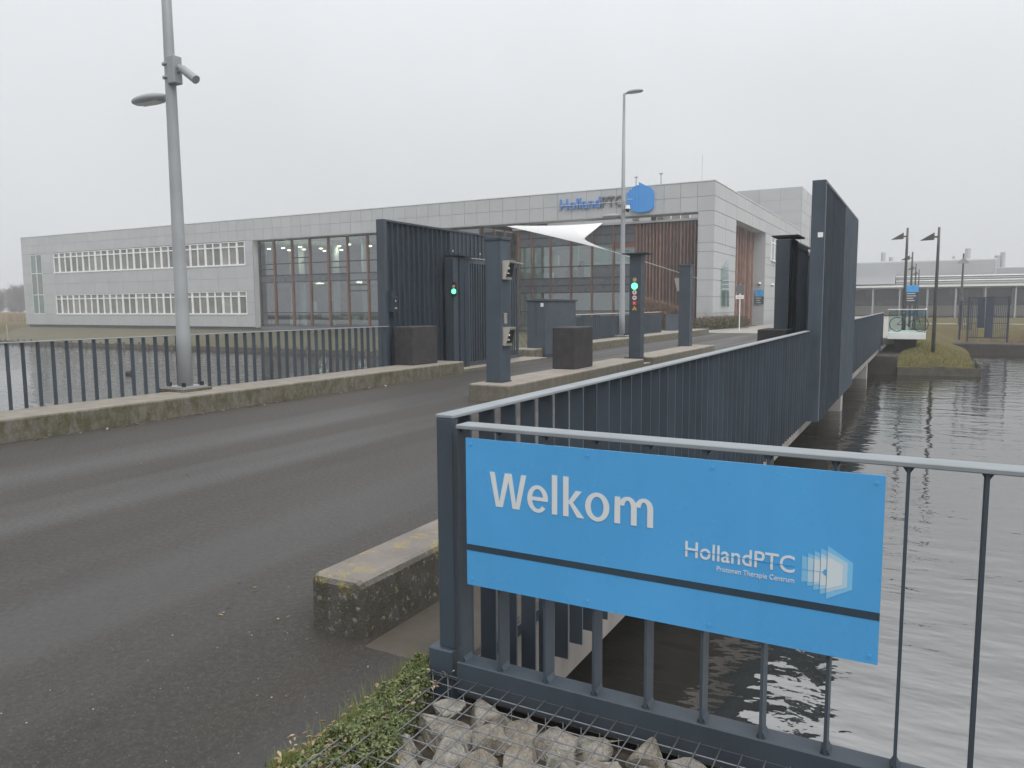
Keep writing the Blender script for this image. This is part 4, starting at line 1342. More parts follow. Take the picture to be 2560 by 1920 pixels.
# facade lettering and logo
t = thing('facade_lettering', 'raised blue and grey company lettering on the facade', 'lettering', (-20.8, 49.95, 8.3))
text_mesh('lettering', 'Holland', -23.15, -20.08, 8.33, 9.08, 49.998, 0.13, M['blue_d'], t)
text_mesh('lettering', 'PTC', -19.98, -18.45, 8.33, 9.05, 49.998, 0.13, M['letter_g'], t)
part('light_strip', MB().box(-23.05, -18.4, 49.85, 49.866, 8.615, 8.645), M['print'], t)
t = thing('facade_logo', 'big blue stacked-panel logo on the facade, poking above the roof edge', 'logo', (-17.2, 49.9, 8.8))
full = [(-18.14, 9.19), (-17.96, 9.18), (-17.96, 9.38), (-17.74, 9.36), (-17.75, 9.51), (-17.5, 9.61), (-17.28, 9.63), (-17.29, 9.83), (-16.82, 9.56), (-16.45, 9.38), (-16.31, 9.22), (-16.26, 8.95), (-16.26, 8.16), (-16.31, 8.03), (-16.52, 7.87), (-16.8, 7.81), (-17.33, 7.79), (-17.69, 7.9), (-17.91, 8.1), (-17.91, 8.27), (-18.13, 8.28)]
part('back_panel', MB().prism(full, 49.80, 49.985), M['blue_l'], t)
for k, (x0, x1, z0, z1) in enumerate(((-18.12, -17.93, 8.3, 9.17), (-17.90, -17.72, 8.12, 9.35), (-17.68, -17.50, 7.92, 9.5), (-17.46, -17.30, 7.84, 9.6))):
    part('logo_panel', MB().box(x0, x1, 49.775, 49.799, z0, z1), M['blue_l'], t)
part('logo_panel', MB().prism([(-17.27, 9.80), (-16.82, 9.53), (-16.46, 9.36), (-16.33, 9.2), (-16.30, 8.95), (-16.30, 8.18), (-16.34, 8.06), (-16.53, 7.9), (-16.81, 7.84), (-17.27, 7.81)], 49.775, 49.799), M['blue_l'], t)
part('light_strip', MB().box(-18.1, -17.7, 49.76, 49.77, 8.72, 8.75), M['print'], t)
# roof masts
for lab, x, h in (('thin roof mast above the blue logo', -19.3, 11.0), ('thicker roof mast right of the blue logo', -17.4, 11.1), ('faint needle mast on the rear roof', -14.4, 12.2)):
    t = thing('roof_mast', lab, 'mast', (x, 55, 9.4))
    part('rod', MB().tube([(x, 55, 9.3), (x, 55, h)], 0.012 if h > 12 else 0.035, 6), M['galv'], t)
    part('foot', MB().box(x - .2, x + .2, 54.8, 55.2, 7.86, 9.35), M['plinth'], t)
    if h < 12:
        part('sensor', MB().box(x - .12, x + .12, 54.95, 55.05, h, h + .08), M['galv'], t)
t = one('roof_unit', MB().box(-37.5, -36.2, 55, 56.5, 9.4, 10.35), M['plinth'], 'small dark roof unit above the glass lobby', 'roof unit', (-37, 55.7, 9.4), bevel=0.03)

# white tensile sail over the courtyard
def lerp(a, b, u):
    return tuple(p + (q - p) * u for p, q in zip(a, b))


A_, B_, C_ = (-29.6, 53.0, 7.92), (-22.0, 55.8, 7.95), (-20.1, 52.0, 5.50)
Q1_, Q2_ = (-25.7, 54.6, 7.75), (-23.0, 52.8, 6.50)
top, bot = [], []
N = 40
for i in range(N + 1):
    u = i / N
    b_ = lerp(A_, C_, u)
    bot.append((b_[0], b_[1], b_[2] + 0.04 * sin(pi * u)))
    if u <= 0.72:
        p = lerp(A_, B_, u / 0.72)
        top.append((p[0], p[1], p[2] - 0.12 * sin(pi * u / 0.72)))
    else:
        v = (u - 0.72) / 0.28
        top.append(tuple((1 - v) ** 3 * a + 3 * v * (1 - v) ** 2 * q1 + 3 * v * v * (1 - v) * q2 + v ** 3 * c for a, q1, q2, c in zip(B_, Q1_, Q2_, C_)))
sm = MB()
K = 8
for i in range(N + 1):
    for j in range(K + 1):
        sm.v.append(lerp(bot[i], top[i], j / K))
for i in range(N):
    for j in range(K):
        a = i * (K + 1) + j
        sm.f.append((a, a + K + 1, a + K + 2, a + 1))
smat, n_, b_ = nodes('translucent_membrane')
tl_ = n_.nodes.new('ShaderNodeBsdfTranslucent')
tl_.inputs[0].default_value = (0.97, 0.97, 0.97, 1)
b_.inputs['Base Color'].default_value = (0.93, 0.93, 0.93, 1)
b_.inputs['Roughness'].default_value = 0.6
mx_ = n_.nodes.new('ShaderNodeMixShader')
mx_.inputs[0].default_value = 0.30
n_.links.new(b_.outputs[0], mx_.inputs[1])
n_.links.new(tl_.outputs[0], mx_.inputs[2])
n_.links.new(mx_.outputs[0], n_.nodes['Material Output'].inputs[0])
t = thing('shade_sail', 'white stretched shade sail over the courtyard with a long tie cable', 'shade sail', (-25, 54, 7))
part('membrane', sm, smat, t, smooth=True, fix=False)
part('tie_cable', MB().tube([C_, (-17.05, 52.5, 4.46), (-14.0, 53, 3.42)], 0.022, 6), M['white'], t)
part('tie_cable', MB().tube([A_, (-30.0, 52.6, 7.9)], 0.02, 6).tube([B_, (-22.0, 55.9, 7.9)], 0.02, 6), M['white'], t)

# traffic sign seen from behind
t = thing('traffic_sign', 'grey back of a round traffic sign with white plate on a thin post', 'traffic sign', (-10.08, 48, 0))
part('post', MB().tube([(-10.08, 48.02, 0), (-10.08, 48.02, 2.86)], 0.03, 8), M['white'], t)
disc('disc', -10.08, 2.56, 0.27, 48.0, M['letter_g'], t, d=0.01, k=28)
part('plate', MB().box(-10.33, -9.84, 47.985, 47.995, 1.95, 2.18), M['white'], t)
part('text_line', MB().box(-10.27, -9.92, 47.98, 47.984, 2.05, 2.075), M['letter_g'], t)
one('low_wall', MB().box(-14.1, -13.25, 45.9, 46.1, 0, 1.0).box(-14.12, -13.23, 45.88, 46.12, 1.001, 1.04), M['steel'], 'short grey wall end beside the brown shrubs', 'wall', (-13.7, 46, 0))

# ================================================================== PLANTS BY THE BUILDING
def leaf_cloud(rnd, c, r, nn, size, flat=0.0):
    mb = MB()
    for _ in range(nn):
        while True:
            p = Vector((rnd.uniform(-1, 1), rnd.uniform(-1, 1), rnd.uniform(-1, 1)))
            if p.length < 1:
                break
        p = Vector((c[0] + p.x * r[0], c[1] + p.y * r[1], c[2] + p.z * r[2]))
        s = size * rnd.uniform(0.6, 1.4)
        d = Vector((rnd.gauss(0, 1), rnd.gauss(0, 1), rnd.gauss(0, 1) + flat)).normalized()
        e = d.orthogonal().normalized()
        e.rotate(Matrix.Rotation(rnd.uniform(0, 6.28), 3, d))
        g = d.cross(e)
        mb.quad(p - e * s, p + g * s * 0.45, p + e * s, p - g * s * 0.45)
    return mb


def twig_bush(rnd, x, y, z, rx, ry, h, nn, w=0.006):
    mb = MB()
    for _ in range(nn):
        a = Vector((x + rnd.gauss(0, rx * .35), y + rnd.gauss(0, ry * .35), z))
        b = Vector((x + rnd.gauss(0, rx * .6), y + rnd.gauss(0, ry * .6), z + h * rnd.uniform(0.45, 1.0)))
        q = a.lerp(b, rnd.uniform(.3, .7)) + Vector((rnd.gauss(0, .06), rnd.gauss(0, .06), 0))
        mb.tube([a, q, b], [w, w * .8, w * .4], 3, cap=False)
        for _k in range(3):
            c = q.lerp(b, rnd.uniform(0, 1))
            e = c + Vector((rnd.gauss(0, .18), rnd.gauss(0, .18), rnd.uniform(.05, .3)))
            mb.tube([c, e], [w * .6, w * .3], 3, cap=False)
    return mb


R1 = random.Random(3)
for k, (x, y, rx, h) in enumerate(((-15.6, 46.9, 0.75, 2.1), (-14.7, 46.6, 0.7, 1.9), (-14.0, 47.4, 0.7, 1.6))):
    t = thing('bare_shrub', ('tallest bare brown shrub at the foot of the wooden slat wall', 'middle bare brown shrub beside the short grey wall', 'lower bare brown shrub next to the grey corner pillar')[k], 'shrub', (x, y, 0), 'bare shrubs by the slat wall')
    part('stems', twig_bush(R1, x, y, 0, rx, rx, h, 260, 0.016), M['twig'], t, fix=False)
    part('foliage', leaf_cloud(R1, (x, y, h * 0.5), (rx, rx, h * 0.5), 1500, 0.07), M['twig'], t, fix=False)
for k in range(6):
    x, y = -12.35 + 0.2 * k, 47.9 + k * 1.25
    t = thing('olive_shrub', 'low olive shrub number %s from the corner pillar along the side wall' % ('one', 'two', 'three', 'four', 'five', 'six')[k], 'shrub', (x, y, 0), 'low hedge at the corner pillar')
    part('foliage', leaf_cloud(R1, (x, y, 0.36), (0.75, 0.8, 0.5), 900, 0.06), M['shrub'], t, fix=False)
    part('stems', twig_bush(R1, x, y, 0, 0.8, 0.8, 1.0, 60, 0.007), M['twig'], t, fix=False)

# timber toe along the far bank
tm = thing('timber_revetment', 'row of short timber piles along the far bank waterline', 'revetment', (-50, 36, ZW))
part('board', MB().box(-72, -11.5, 36.12, 36.20, ZW - 0.3, -1.08), M['timber'], tm)
pile = MB().tube([(0, 0, ZW - 0.4), (0, 0, -0.93)], [0.075, 0.07], 7).mesh('pile', M['timber'])
x = -72.0
while x < -11.5:
    place('pile', pile, tm, (x + RND.uniform(-.08, .08), 36.03, RND.uniform(-0.08, 0.04)))
    x += 0.92
t = one('marker_post', MB().tube([(-68.9, 36.5, -1.2), (-68.95, 36.5, 0.25)], 0.045, 8), M['paving'], 'pale marker post at the left edge of the water', 'post', (-68.9, 36.5, -1.1))
# water bird
dk = MB()
dk.tube([(-31.46, 21.5, ZW + .04), (-31.36, 21.5, ZW + .07), (-31.2, 21.5, ZW + .08), (-31.06, 21.5, ZW + .07), (-31.0, 21.5, ZW + .13), (-30.98, 21.5, ZW + .2), (-30.93, 21.5, ZW + .22), (-30.84, 21.5, ZW + .2)], [.01, .07, .1, .085, .05, .045, .04, .01], 10)
one('water_bird', dk, M['feather'], 'small dark water bird swimming behind the left railing', 'bird', (-31.2, 21.5, ZW), smooth=True)

# ================================================================== RIGHT BANK
def path_lamp(label, x, y, z0, zt, s=1.0):
    t = thing('path_lamp', label, 'lamp post', (x, y, z0), 'dark lamp posts with wedge heads')
    part('pole', MB().tube([(x, y, z0), (x, y, zt - 1.0), (x, y, zt)], [0.085, 0.06, 0.05], 10), M['pole_d'], t, smooth=True)
    zh = zt - 0.42
    h = part('lamp_head', MB().prism([(x - 0.16, zh + 0.20), (x - 0.70, zh - 0.12), (x - 0.16, zh - 0.10)], y - 0.11, y + 0.11), M['pole_d'], t)
    part('arm', MB().box(x - 0.17, x, y - 0.03, y + 0.03, zh - 0.02, zh + 0.05), M['pole_d'], h)
    return t


path_lamp('dark wedge-headed lamp post directly behind the glass platform', -0.93, 41.9, -0.1, 5.25)
path_lamp('dark wedge-headed lamp post on the grass bank, in front of all others', 0.36, 37.4, -0.75, 4.83)
path_lamp('second dark lamp post in the receding row behind the blue direction sign', -0.94, 59.0, -0.1, 5.1)
path_lamp('third dark lamp post in the receding row behind the blue direction sign', -0.90, 76.3, -0.1, 5.1)
path_lamp('last and smallest dark lamp post of the receding row', -0.75, 89.5, -0.1, 5.1)
t = thing('path_lamp', 'lone dark lamp post with twin heads on the far lawn', 'lamp post', (2.45, 70, -0.2), 'dark lamp posts with wedge heads')
part('pole', MB().tube([(2.45, 70, -0.3), (2.45, 70, 2.0), (2.45, 70, 2.05), (2.45, 70, 5.5)], [0.17, 0.15, 0.09, 0.06], 10), M['pole_d'], t)
part('lamp_head', MB().prism([(2.0, 4.72), (2.9, 4.72), (2.52, 5.15), (2.38, 5.15)], 69.9, 70.1), M['galv'], t)

t = thing('direction_sign', 'blue-topped slate direction sign with white lines on two legs', 'sign', (-0.72, 47, 0))
part('panel', MB().box(-1.06, -0.37, 47, 47.06, 1.66, 2.22), M['signdark'], t)
part('header', MB().box(-1.06, -0.37, 46.98, 47.06, 2.222, 2.60), M['blue'], t)
for k, l in enumerate((0.40, 0.44, 0.32, 0.38)):
    part('text_line', MB().box(-0.93, -0.93 + l, 46.985, 46.998, 2.13 - k * 0.125, 2.165 - k * 0.125), M['print'], t)
    part('arrow', MB().box(-1.02, -0.98, 46.985, 46.998, 2.13 - k * 0.125, 2.165 - k * 0.125), M['print'], t)
for x in (-0.95, -0.48):
    part('leg', MB().box(x - .03, x + .03, 47.005, 47.055, -0.1, 1.66), M['steel'], t)

pf = thing('viewing_platform', 'white-edged platform with glass balustrade at the far end of the bridge', 'platform', (-0.7, 38, 0.03))
part('slab', MB().box(-1.46, 0.06, 38.0, 41.5, 0.03, 0.32), M['white'], pf, bevel=0.01, seg=1)
part('support', MB().box(-1.2, -0.3, 38.8, 41.0, -1.2, 0.03), M['wet'], pf)
part('pane', MB().box(-1.44, 0.0, 38.03, 38.045, 0.32, 1.33), M['glass_clear'], pf)
part('pane', MB().box(0.03, 0.045, 38.05, 41.45, 0.32, 1.33), M['glass_clear'], pf)
part('handrail', MB().box(-1.47, 0.06, 38.01, 38.07, 1.331, 1.37).box(0.01, 0.06, 38.07, 41.5, 1.331, 1.37), M['white'], pf)
part('post', MB().box(0.0, 0.04, 38.02, 38.06, 0.32, 1.33), M['steel_d'], pf)


def torus(cx, cy, cz, R, r, k=24, m=6):
    return MB().tube([(cx + R * cos(2 * pi * i / k), cy, cz + R * sin(2 * pi * i / k)) for i in range(k + 1)], r, m, cap=False)


bi = thing('bicycle', 'dark parked bicycle behind the platform glass', 'bicycle', (-0.65, 39.4, 0.32))
zc = 0.32 + 0.34
for x in (-1.12, -0.18):
    wh = part('wheel', torus(x, 39.4, zc, 0.32, 0.022), M['black'], bi)
    sp_ = MB()
    for i in range(8):
        a = pi * i / 8
        sp_.bar((x - .31 * cos(a), 39.4, zc - .31 * sin(a)), (x + .31 * cos(a), 39.4, zc + .31 * sin(a)), 0.004)
    part('spokes', sp_, M['galv'], wh)
part('frame', MB().tube([(-1.12, 39.4, zc), (-0.72, 39.4, zc - .05), (-0.84, 39.4, zc + .45)], 0.018, 8).tube([(-0.72, 39.4, zc - .05), (-0.32, 39.4, zc + .4)], 0.02, 8).tube([(-0.80, 39.4, zc + .35), (-0.34, 39.4, zc + .5)], 0.018, 8).tube([(-0.18, 39.4, zc), (-0.36, 39.4, zc + .62)], 0.018, 8).tube([(-1.12, 39.4, zc), (-0.81, 39.4, zc + .36)], 0.012, 8), M['steel_d'], bi)
part('saddle', MB().ball((-0.86, 39.4, zc + .49), 0.14, 0.07, 0.04, 10, 6), M['black'], bi)
part('handlebar', MB().tube([(-0.45, 39.15, zc + .68), (-0.36, 39.25, zc + .66), (-0.36, 39.55, zc + .66), (-0.45, 39.65, zc + .68)], 0.014, 8), M['black'], bi)

fc = thing('security_fence', 'dark blue barred fence cage around a solid gate on the far dam', 'fence', (3.1, 51, -0.5))
barm = MB().box(-0.014, 0.014, -0.014, 0.014, -0.42, 1.93).mesh('bar', M['bluebar'])
for i in range(22):
    x = 2.22 + i * 0.088
    if 2.66 < x < 3.35:
        continue
    place('bar', barm, fc, (x, 51, 0))
barm2 = MB().box(-0.014, 0.014, -0.014, 0.014, 0.0, 1.72).mesh('bar', M['bluebar'])
for i in range(7):
    place('bar', barm2, fc, (1.92 + i * 0.09, 53.2, 0))
for x, y, h in ((2.18, 51, 1.97), (4.12, 51, 1.97), (1.86, 53.2, 1.74)):
    part('post', MB().box(x - .05, x + .05, y - .05, y + .05, -0.6, h), M['bluebar'], fc)
part('rail', MB().box(2.2, 4.1, 50.97, 51.03, 1.90, 1.95).box(2.2, 4.1, 50.97, 51.03, -0.38, -0.33).box(2.2, 4.1, 50.975, 51.025, 0.42, 0.46).box(1.9, 2.5, 53.18, 53.22, 1.66, 1.7), M['bluebar'], fc)
part('gate_panel', MB().box(2.62, 2.98, 50.93, 51.0, 0.2, 1.92), M['bluebar'], fc)
part('gate_panel', MB().box(3.0, 3.40, 50.9, 51.0, -0.35, 1.98), M['bluebar'], fc)
struct('dam', MB().box(1.5, 7.5, 51.2, 53.6, -1.9, -0.72), M['wet'], bevel=0.08)

gbl = MB()
R6 = random.Random(9)
for _ in range(9000):
    x, y = R6.uniform(-0.8, 2.3), 35.8 + 10 * R6.random() ** 1.7
    d = sdist(x, y)
    if d < 0.02:
        continue
    z = min(-0.12, -1.10 + 0.42 * d ** 0.85) + 0.06 * mn.noise(Vector((x * 0.9, y * 0.9, 3)))
    a = Vector((x, y, z - 0.01))
    b = a + Vector((R6.gauss(0, .05), R6.gauss(0, .05), R6.uniform(.03, .12)))
    gbl.quad(a, a + Vector((.018, .008, 0)), b)
tag(link('bank_grass', gbl.mesh('bank_grass', leaf_mat('bank_blade', (0.11, 0.105, 0.032), (0.25, 0.22, 0.085)), fix=False)), 'ragged grass on the bank beside the bridge end', 'grass', kind='stuff')
te = thing('timber_edging', 'low dark timber edging along the foot of the grass bank', 'edging', (1, 35.6, ZW))
plank = MB().box(-0.21, 0.21, -0.04, 0.04, ZW - 0.4, -1.0).mesh('plank', M['timber'])
for i in range(7):
    place('plank', plank, te, (-0.72 + i * 0.425, 35.45 + 0.061 * i, RND.uniform(-0.03, 0.03)), 0.1)
for i in range(14):
    place('plank', plank, te, (2.06 + 0.010 * i, 36.1 + i * 0.44, RND.uniform(-0.03, 0.03)), 1.55)
for i in range(3):
    part('corner_pile', MB().tube([(2.0 + .02 * i, 35.98 + .16 * i, ZW - .4), (2.0 + .02 * i, 35.98 + .16 * i, -0.82 - .05 * i)], 0.07, 8), M['timber'], te)

# far laboratory block
fb = thing('laboratory_block', 'long pale low-rise building with flat roofs and chimneys far behind the right lamp posts', 'building', (5, 110, -0.4))
part('upper_hall', MB().box(-60, 7.7, 114, 135, 4.0, 7.25), M['far_wall'], fb, bevel=0.25, seg=3)
part('side_hall', MB().box(7.72, 70, 116, 135, 3.9, 6.15), M['far_wall'], fb, bevel=0.1, seg=2)
part('front_range', MB().box(-60, 70, 110.6, 114, -0.6, 4.05), M['far_wall'], fb)
for k in range(4):
    part('roof_band', MB().box(-3.5, 70, 110.35 - 0.02 * k, 110.6, 4.15 + 0.27 * k, 4.27 + 0.27 * k), M['frame'] if k % 2 else M['far_wall'], fb)
part('parapet', MB().box(-3.5, 70, 110.65, 113, 4.05, 5.15), M['far_conc'], fb)
part('annex', MB().box(-30, -3.6, 108.8, 113.9, 4.06, 5.25), M['far_wall'], fb)
part('eave', MB().box(-60, 70, 107.0, 110.6, 3.62, 3.86), M['frame'], fb)
part('eave_shadow_gap', MB().box(-60, 70, 107.4, 110.6, 3.45, 3.61), M['far_conc'], fb)
part('parapet_wall', MB().box(-60, 70, 110.2, 110.59, 0.1, 1.3), M['far_conc'], fb)
for i in range(14):
    x = -9 + i * 3.05
    part('window', MB().box(x + 0.12, x + 2.9, 110.4, 110.58, 1.32, 3.42), M['far_dark'], fb)
    part('column', MB().box(x - 0.10, x + 0.06, 107.3, 107.5, -0.5, 3.6), M['far_wall'], fb)
for i in range(16):
    x = -9 + i * 3.05
    part('vent', MB().box(x + 0.2, x + 2.9, 110.1, 110.19, -0.35, 0.0), M['far_dark'], fb)
for i, (x, w2) in enumerate(((-5.6, .5), (-4.6, .45), (3.1, .3), (4.7, .55), (8.15, .6), (8.75, .5))):
    h = (8.3, 7.6, 7.5, 8.45, 7.4, 7.8)[i]
    part('chimney', MB().tube([(x, 121, 5.5), (x, 121, h + .5)], w2 * 0.62, 12), M['far_wall'], fb)
R4 = random.Random(11)
for lab, x, y, h in (('brown reed clump at the right edge of the water', 6.0, 53.4, 1.1), ('brown reed clump below the barred fence', 4.6, 53.8, 0.7), ('low brown reed clump on the far right shore', 7.6, 52.4, 1.0)):
    t = thing('reed_clump', lab, 'reeds', (x, y, -1.2), 'reeds on the right shore')
    mb = MB()
    for _ in range(260):
        a = Vector((x + R4.gauss(0, .75), y + R4.gauss(0, .25), -1.2))
        b = a + Vector((R4.gauss(0, .15), R4.gauss(0, .1), h * R4.uniform(.5, 1.1)))
        mb.quad(a, a + Vector((0.03, 0, 0)), b + Vector((.012, 0, 0)), b)
    part('stalks', mb, M['reed'], t, fix=False)

# ================================================================== FAR LEFT: TREES AND REEDS
def bare_tree(label, x, y, h, r, seed):
    rnd = random.Random(seed)
    t = thing('bare_tree', label, 'tree', (x, y, -0.45), 'bare winter trees behind the meadow')
    part('trunk', MB().tube([(x, y, -0.5), (x + .1, y, h * .3), (x, y, h * .75)], [0.22, 0.16, 0.05], 7), M['bark'], t)
    mb = MB()
    for _ in range(620):
        a = Vector((x, y, h * rnd.uniform(.0, .7)))
        ang = rnd.uniform(0, 6.28)
        L_ = r * rnd.uniform(.4, 1.0)
        b = a + Vector((cos(ang) * L_, sin(ang) * L_ * .7, h * rnd.uniform(.05, .33)))
        b.z = min(b.z, h * rnd.uniform(.88, 1.0))
        mb.tube([a, a.lerp(b, .5) + Vector((0, 0, .2)), b], [.07, .05, .02], 3, cap=False)
        for _k in range(3):
            c = a.lerp(b, rnd.uniform(.4, 1))
            e = c + Vector((rnd.gauss(0, .6), rnd.gauss(0, .5), rnd.uniform(.2, 1.0)))
            mb.tube([c, e], [.035, .015], 3, cap=False)
    part('crown', mb, M['far_tree'], t, fix=False)


ORD = ('first', 'second', 'third', 'fourth', 'fifth', 'sixth', 'seventh')
for k, (x, y, h, r) in enumerate(((-262, 131, 7.6, 3.4), (-256, 133, 8.0, 3.6), (-250, 130, 7.4, 3.6), (-245, 132, 8.2, 3.6), (-239.5, 131, 9.4, 3.8), (-234, 132, 8.4, 3.8), (-229, 133, 7.8, 3.4))):
    bare_tree('hazy bare tree, %s from the left picture edge' % ORD[k], x, y, h, r, 40 + k)
mb = MB()
for _ in range(5200):
    y = R4.uniform(70, 118)
    x = -1.86 * y + R4.uniform(-16, 16)
    a = Vector((x, y, -0.5))
    b = a + Vector((R4.gauss(0, .2), 0, R4.uniform(.5, 1.3)))
    mb.quad(a, a + Vector((.16, .1, 0)), b + Vector((.05, .03, 0)), b)
tag(link('reed_field', mb.mesh('reed_field', M['reed'], fix=False)), 'brown dry reeds at the left behind the water', 'reeds', kind='stuff')

# ================================================================== GABION, PLANTS AND LITTER IN FRONT
gb = thing('gabion', 'wire mesh basket filled with rough pale stones at the foot of the sign', 'gabion', (-0.9, 2.0, -0.2))
R2 = random.Random(21)
STONES = []
for k in range(12):
    bm = bmesh.new()
    pts = []
    for _ in range(13):
        v = Vector((R2.gauss(0, 1), R2.gauss(0, 1), R2.gauss(0, 1))).normalized() * R2.uniform(0.80, 1.10)
        pts.append(bm.verts.new((v.x * 1.0, v.y * R2.uniform(.75, 1), v.z * 0.72)))
    r_ = bmesh.ops.convex_hull(bm, input=pts)
    bmesh.ops.delete(bm, geom=[v for v in bm.verts if not v.link_faces], context='VERTS')
    bmesh.ops.bevel(bm, geom=list(bm.edges), offset=0.055, segments=1, affect='EDGES')
    bmesh.ops.triangulate(bm, faces=bm.faces)
    bmesh.ops.subdivide_edges(bm, edges=bm.edges, cuts=2)
    for v in bm.verts:
        v.co += v.co.normalized() * (0.07 * mn.noise(v.co * 2.6 + Vector((k, 0, 0))) + 0.035 * mn.noise(v.co * 8 + Vector((0, k, 0))))
    bmesh.ops.recalc_face_normals(bm, faces=bm.faces)
    me = bpy.data.meshes.new('stone')
    bm.to_mesh(me)
    bm.free()
    me.materials.append(M['stone'])
    STONES.append(me)
ZM = 0.10
for j in range(7):
    for i in range(14):
        x = -1.63 + i * 0.166 + (0.085 if j % 2 else 0) + R2.uniform(-.03, .03)
        y = 2.43 - j * 0.142 + R2.uniform(-.025, .025)
        r = R2.uniform(0.092, 0.132)
        o = place('stone', R2.choice(STONES), gb, (x, y, ZM - 0.010 - r * 0.76 - R2.uniform(0, .022)), R2.uniform(0, 6.28))
        o.scale = (r * R2.uniform(.95, 1.2), r * R2.uniform(.85, 1.1), r)
        o.rotation_euler = (R2.uniform(-.3, .3), R2.uniform(-.3, .3), R2.uniform(0, 6.28))
for j in range(6):
    for i in range(11):
        x = -1.60 + i * 0.2 + R2.uniform(-.04, .04)
        y = 2.40 - j * 0.17 + R2.uniform(-.03, .03)
        o = place('stone', R2.choice(STONES), gb, (x, y, -0.055), R2.uniform(0, 6.28))
        o.scale = (.1, .09, .08)
wr = MB()
for i in range(32):
    x = -1.755 + i * 0.0752
    pts = [(x + .003 * sin(i), y, ZM + 0.004 * mn.noise(Vector((x * 4, y * 4, 0)))) for y in (2.515, 2.3, 2.1, 1.9, 1.7, 1.45)]
    wr.tube(pts, 0.0025, 6)
    wr.tube([(x, 2.517, ZM), (x, 2.517, -0.3)], 0.0026, 5)
for j in range(15):
    y = 2.512 - j * 0.0752
    pts = [(x, y + .002 * sin(j * 2), ZM - 0.0055 + 0.004 * mn.noise(Vector((x * 4, y * 4, 0)))) for x in (-1.76, -1.5, -1.2, -.9, -.6, -.3, 0.1, .6)]
    wr.tube(pts, 0.0025, 6)
for i in range(3):
    wr.tube([(-1.76, 2.517, ZM - 0.018 - 0.09 * i), (0.6, 2.517, ZM - 0.018 - 0.09 * i)], 0.0027, 5)
wr.tube([(-1.762, 2.51, ZM - .02), (-1.762, 1.45, ZM - .02)], 0.0027, 5)
part('wire_mesh', wr, M['wire'], gb, smooth=True)
for x in (-1.70, -1.46, -1.13, -0.89, -0.55):
    part('tie_ring', MB().tube([(x + 0.013 * cos(a), 2.513, ZM - .008 + 0.013 * sin(a)) for a in [2 * pi * q / 12 for q in range(13)]], 0.0018, 5, cap=False), M['wire'], gb)
struct('gabion_bed', MB().quad((-1.93, 1.0, -0.028), (1, 1.0, -0.028), (1, 2.53, -0.028), (-1.93, 2.53, -0.028)), M['soil'], fix=False)

R3 = random.Random(5)
gc = MB()
for _ in range(38000):
    y = 2.62 - 1.05 * R3.random()
    u = R3.random()
    wdt = 0.10 + 0.44 * max(0, 2.60 - y)
    x = -1.915 + wdt * u ** 1.15 + R3.gauss(0, .012)
    if y < 1.97 - 0.12 * (x + 1.9) and R3.random() < 0.85:
        continue
    cl = mn.noise(Vector((x * 14, y * 14, 0)))
    if cl < -0.42:
        continue
    q = min(1, max(0, (x + 1.935) / (wdt + .03)))
    hgt = 0.012 + 0.125 * min(1, q / 0.4) * min(1, (1.02 - q) / 0.12 + 0.25) * (0.8 + 0.45 * cl)
    z = hgt * R3.random() ** 0.45
    s = R3.uniform(.004, .0105)
    p = Vector((x, y, z))
    d = Vector((R3.gauss(0, .6), R3.gauss(0, .6), 1)).normalized()
    e = d.orthogonal().normalized()
    e.rotate(Matrix.Rotation(R3.uniform(0, 6.28), 3, d))
    g = d.cross(e)
    gc.quad(p - e * s, p + g * s * .55, p + e * s * 1.2, p - g * s * .55)
tag(link('ground_cover', gc.mesh('ground_cover', M['green_leaf'], fix=False)), 'mat of small green creeping plants between asphalt and gabion', 'ground cover', kind='stuff')
lv = MB()


def litter(x, y, z, s, flat=1.0):
    a = R3.uniform(0, 6.28)
    e = Vector((cos(a), sin(a), R3.uniform(-.35, .35))) * s
    g = Vector((-sin(a), cos(a), R3.uniform(-.4, .4))) * s * R3.uniform(.25, .5)
    p = Vector((x, y, z))
    c = Vector((0, 0, s * R3.uniform(.05, .35)))
    n0 = len(lv.v)
    for q in (p - e, p - e * .3 + g + c, p - e * .3 - g + c, p + e * .4 + g * .8 + c, p + e * .4 - g * .8 + c, p + e, p - e * .3 - c * .2, p + e * .4 - c * .2):
        lv.v.append(tuple(q))
    for q in ((0, 6, 1), (0, 2, 6), (1, 6, 7, 3), (6, 2, 4, 7), (3, 7, 5), (7, 4, 5)):
        lv.f.append(tuple(n0 + i for i in q))


for _ in range(110):       # along the verge edge
    y = R3.uniform(1.75, 2.6)
    litter(-1.925 + R3.gauss(0, .018) - 0.0 * y, y, 0.012, R3.uniform(.006, .018))
for _ in range(200):       # corner at the bottom
    litter(R3.uniform(-1.94, -1.50), R3.uniform(1.7, 2.02), R3.uniform(0.004, .10), R3.uniform(.006, .017))
for _ in range(40):
    litter(R3.uniform(-1.75, -1.62), R3.uniform(1.9, 2.5), R3.uniform(.09, .13), R3.uniform(.006, .014))
for (x, y) in ((-2.78, 2.72), (-3.2, 2.7), (-3.4, 3.0)):
    for _ in range(4):
        litter(x + R3.gauss(0, .07), y + R3.gauss(0, .05), 0.004, R3.uniform(.005, .016))
for _ in range(60):
    y = R3.uniform(4.5, 15)
    litter(-9.66 + abs(R3.gauss(0, .06)), y, 0.006, R3.uniform(.02, .05))
for _ in range(45):
    litter(R3.uniform(-9, -2.5), R3.uniform(1.2, 16), 0.004, R3.uniform(.008, .028))
tag(link('leaf_litter', lv.mesh('leaf_litter', M['dry_leaf'], fix=False)), 'dry brown leaves scattered on the asphalt and verge', 'leaves', kind='stuff')
gt = MB()
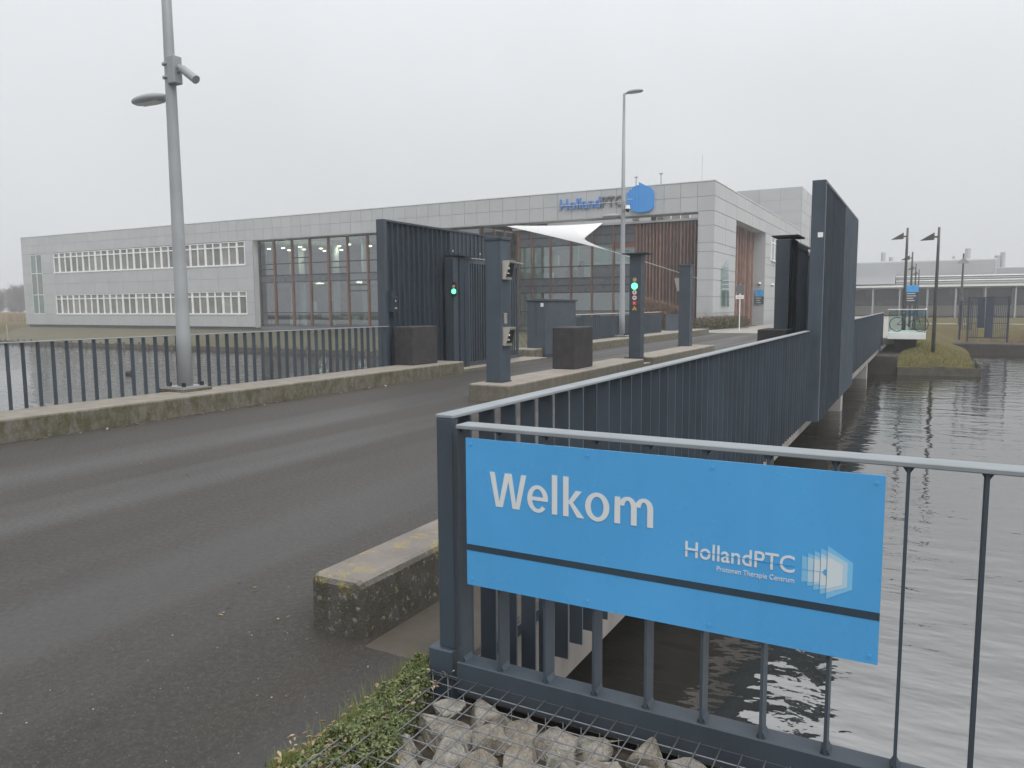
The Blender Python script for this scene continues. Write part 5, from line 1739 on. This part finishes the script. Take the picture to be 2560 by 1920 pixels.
for _ in range(110):
    if R3.random() < .55:
        x, y = R3.uniform(-3.4, -1.95), R3.uniform(1.3, 2.74)
    else:
        x, y = R3.uniform(-9.5, -2.8), R3.uniform(1.5, 12)
    s = R3.uniform(.0015, .005) * (1 if y < 4 else 1.8)
    gt.ball((x, y, s * .3), s, s * R3.uniform(.6, 1), s * .6, 5, 3)
tag(link('grit', gt.mesh('grit', M['grit'])), 'pale grit chips lying on the asphalt', 'grit', kind='stuff')
bl = MB()
for _ in range(1500):
    if R3.random() < .7:
        cx, cy = R3.choice(((-1.90, 1.88), (-1.82, 1.86), (-1.76, 1.93), (-1.86, 1.80), (-1.93, 1.84)))
        x, y = cx + R3.gauss(0, .022), cy + R3.gauss(0, .02)
    else:
        x, y = R3.uniform(-1.93, -1.6), R3.uniform(1.72, 1.98)
    a = Vector((x, y, 0))
    b = a + Vector((R3.gauss(0, .025), R3.gauss(0, .025), R3.uniform(.02, .055)))
    wv = Vector((.0016, .001, 0))
    bl.quad(a - wv, a + wv, b)
for _ in range(900):
    y = R3.uniform(1.9, 2.6)
    x = -1.90 + R3.random() * (0.08 + 0.40 * max(0, 2.6 - y))
    a = Vector((x, y, 0.03))
    b = a + Vector((R3.gauss(0, .03), R3.gauss(0, .03), R3.uniform(.06, .13)))
    wv = Vector((.0011, .0008, 0))
    bl.quad(a - wv, a + wv, b)
tag(link('grass_tufts', bl.mesh('grass_tufts', M['blade'], fix=False)), 'short grass tufts at the lower edge of the asphalt', 'grass', kind='stuff')

# ================================================================== HAZE
hz = link('haze', MB().box(-425, 425, -65, 425, -2.6, 16.5).mesh('haze'))
hm = bpy.data.materials.new('haze')
hm.use_nodes = True
hn = hm.node_tree
hn.nodes.clear()
ho = hn.nodes.new('ShaderNodeOutputMaterial')
pv = hn.nodes.new('ShaderNodeVolumePrincipled')
pv.inputs['Color'].default_value = (0.95, 0.96, 0.98, 1)
pv.inputs['Density'].default_value = 0.0018
hn.links.new(pv.outputs[0], ho.inputs['Volume'])
hz.data.materials.append(hm)
tag(hz, 'thin grey winter haze in the air', 'haze', kind='stuff')
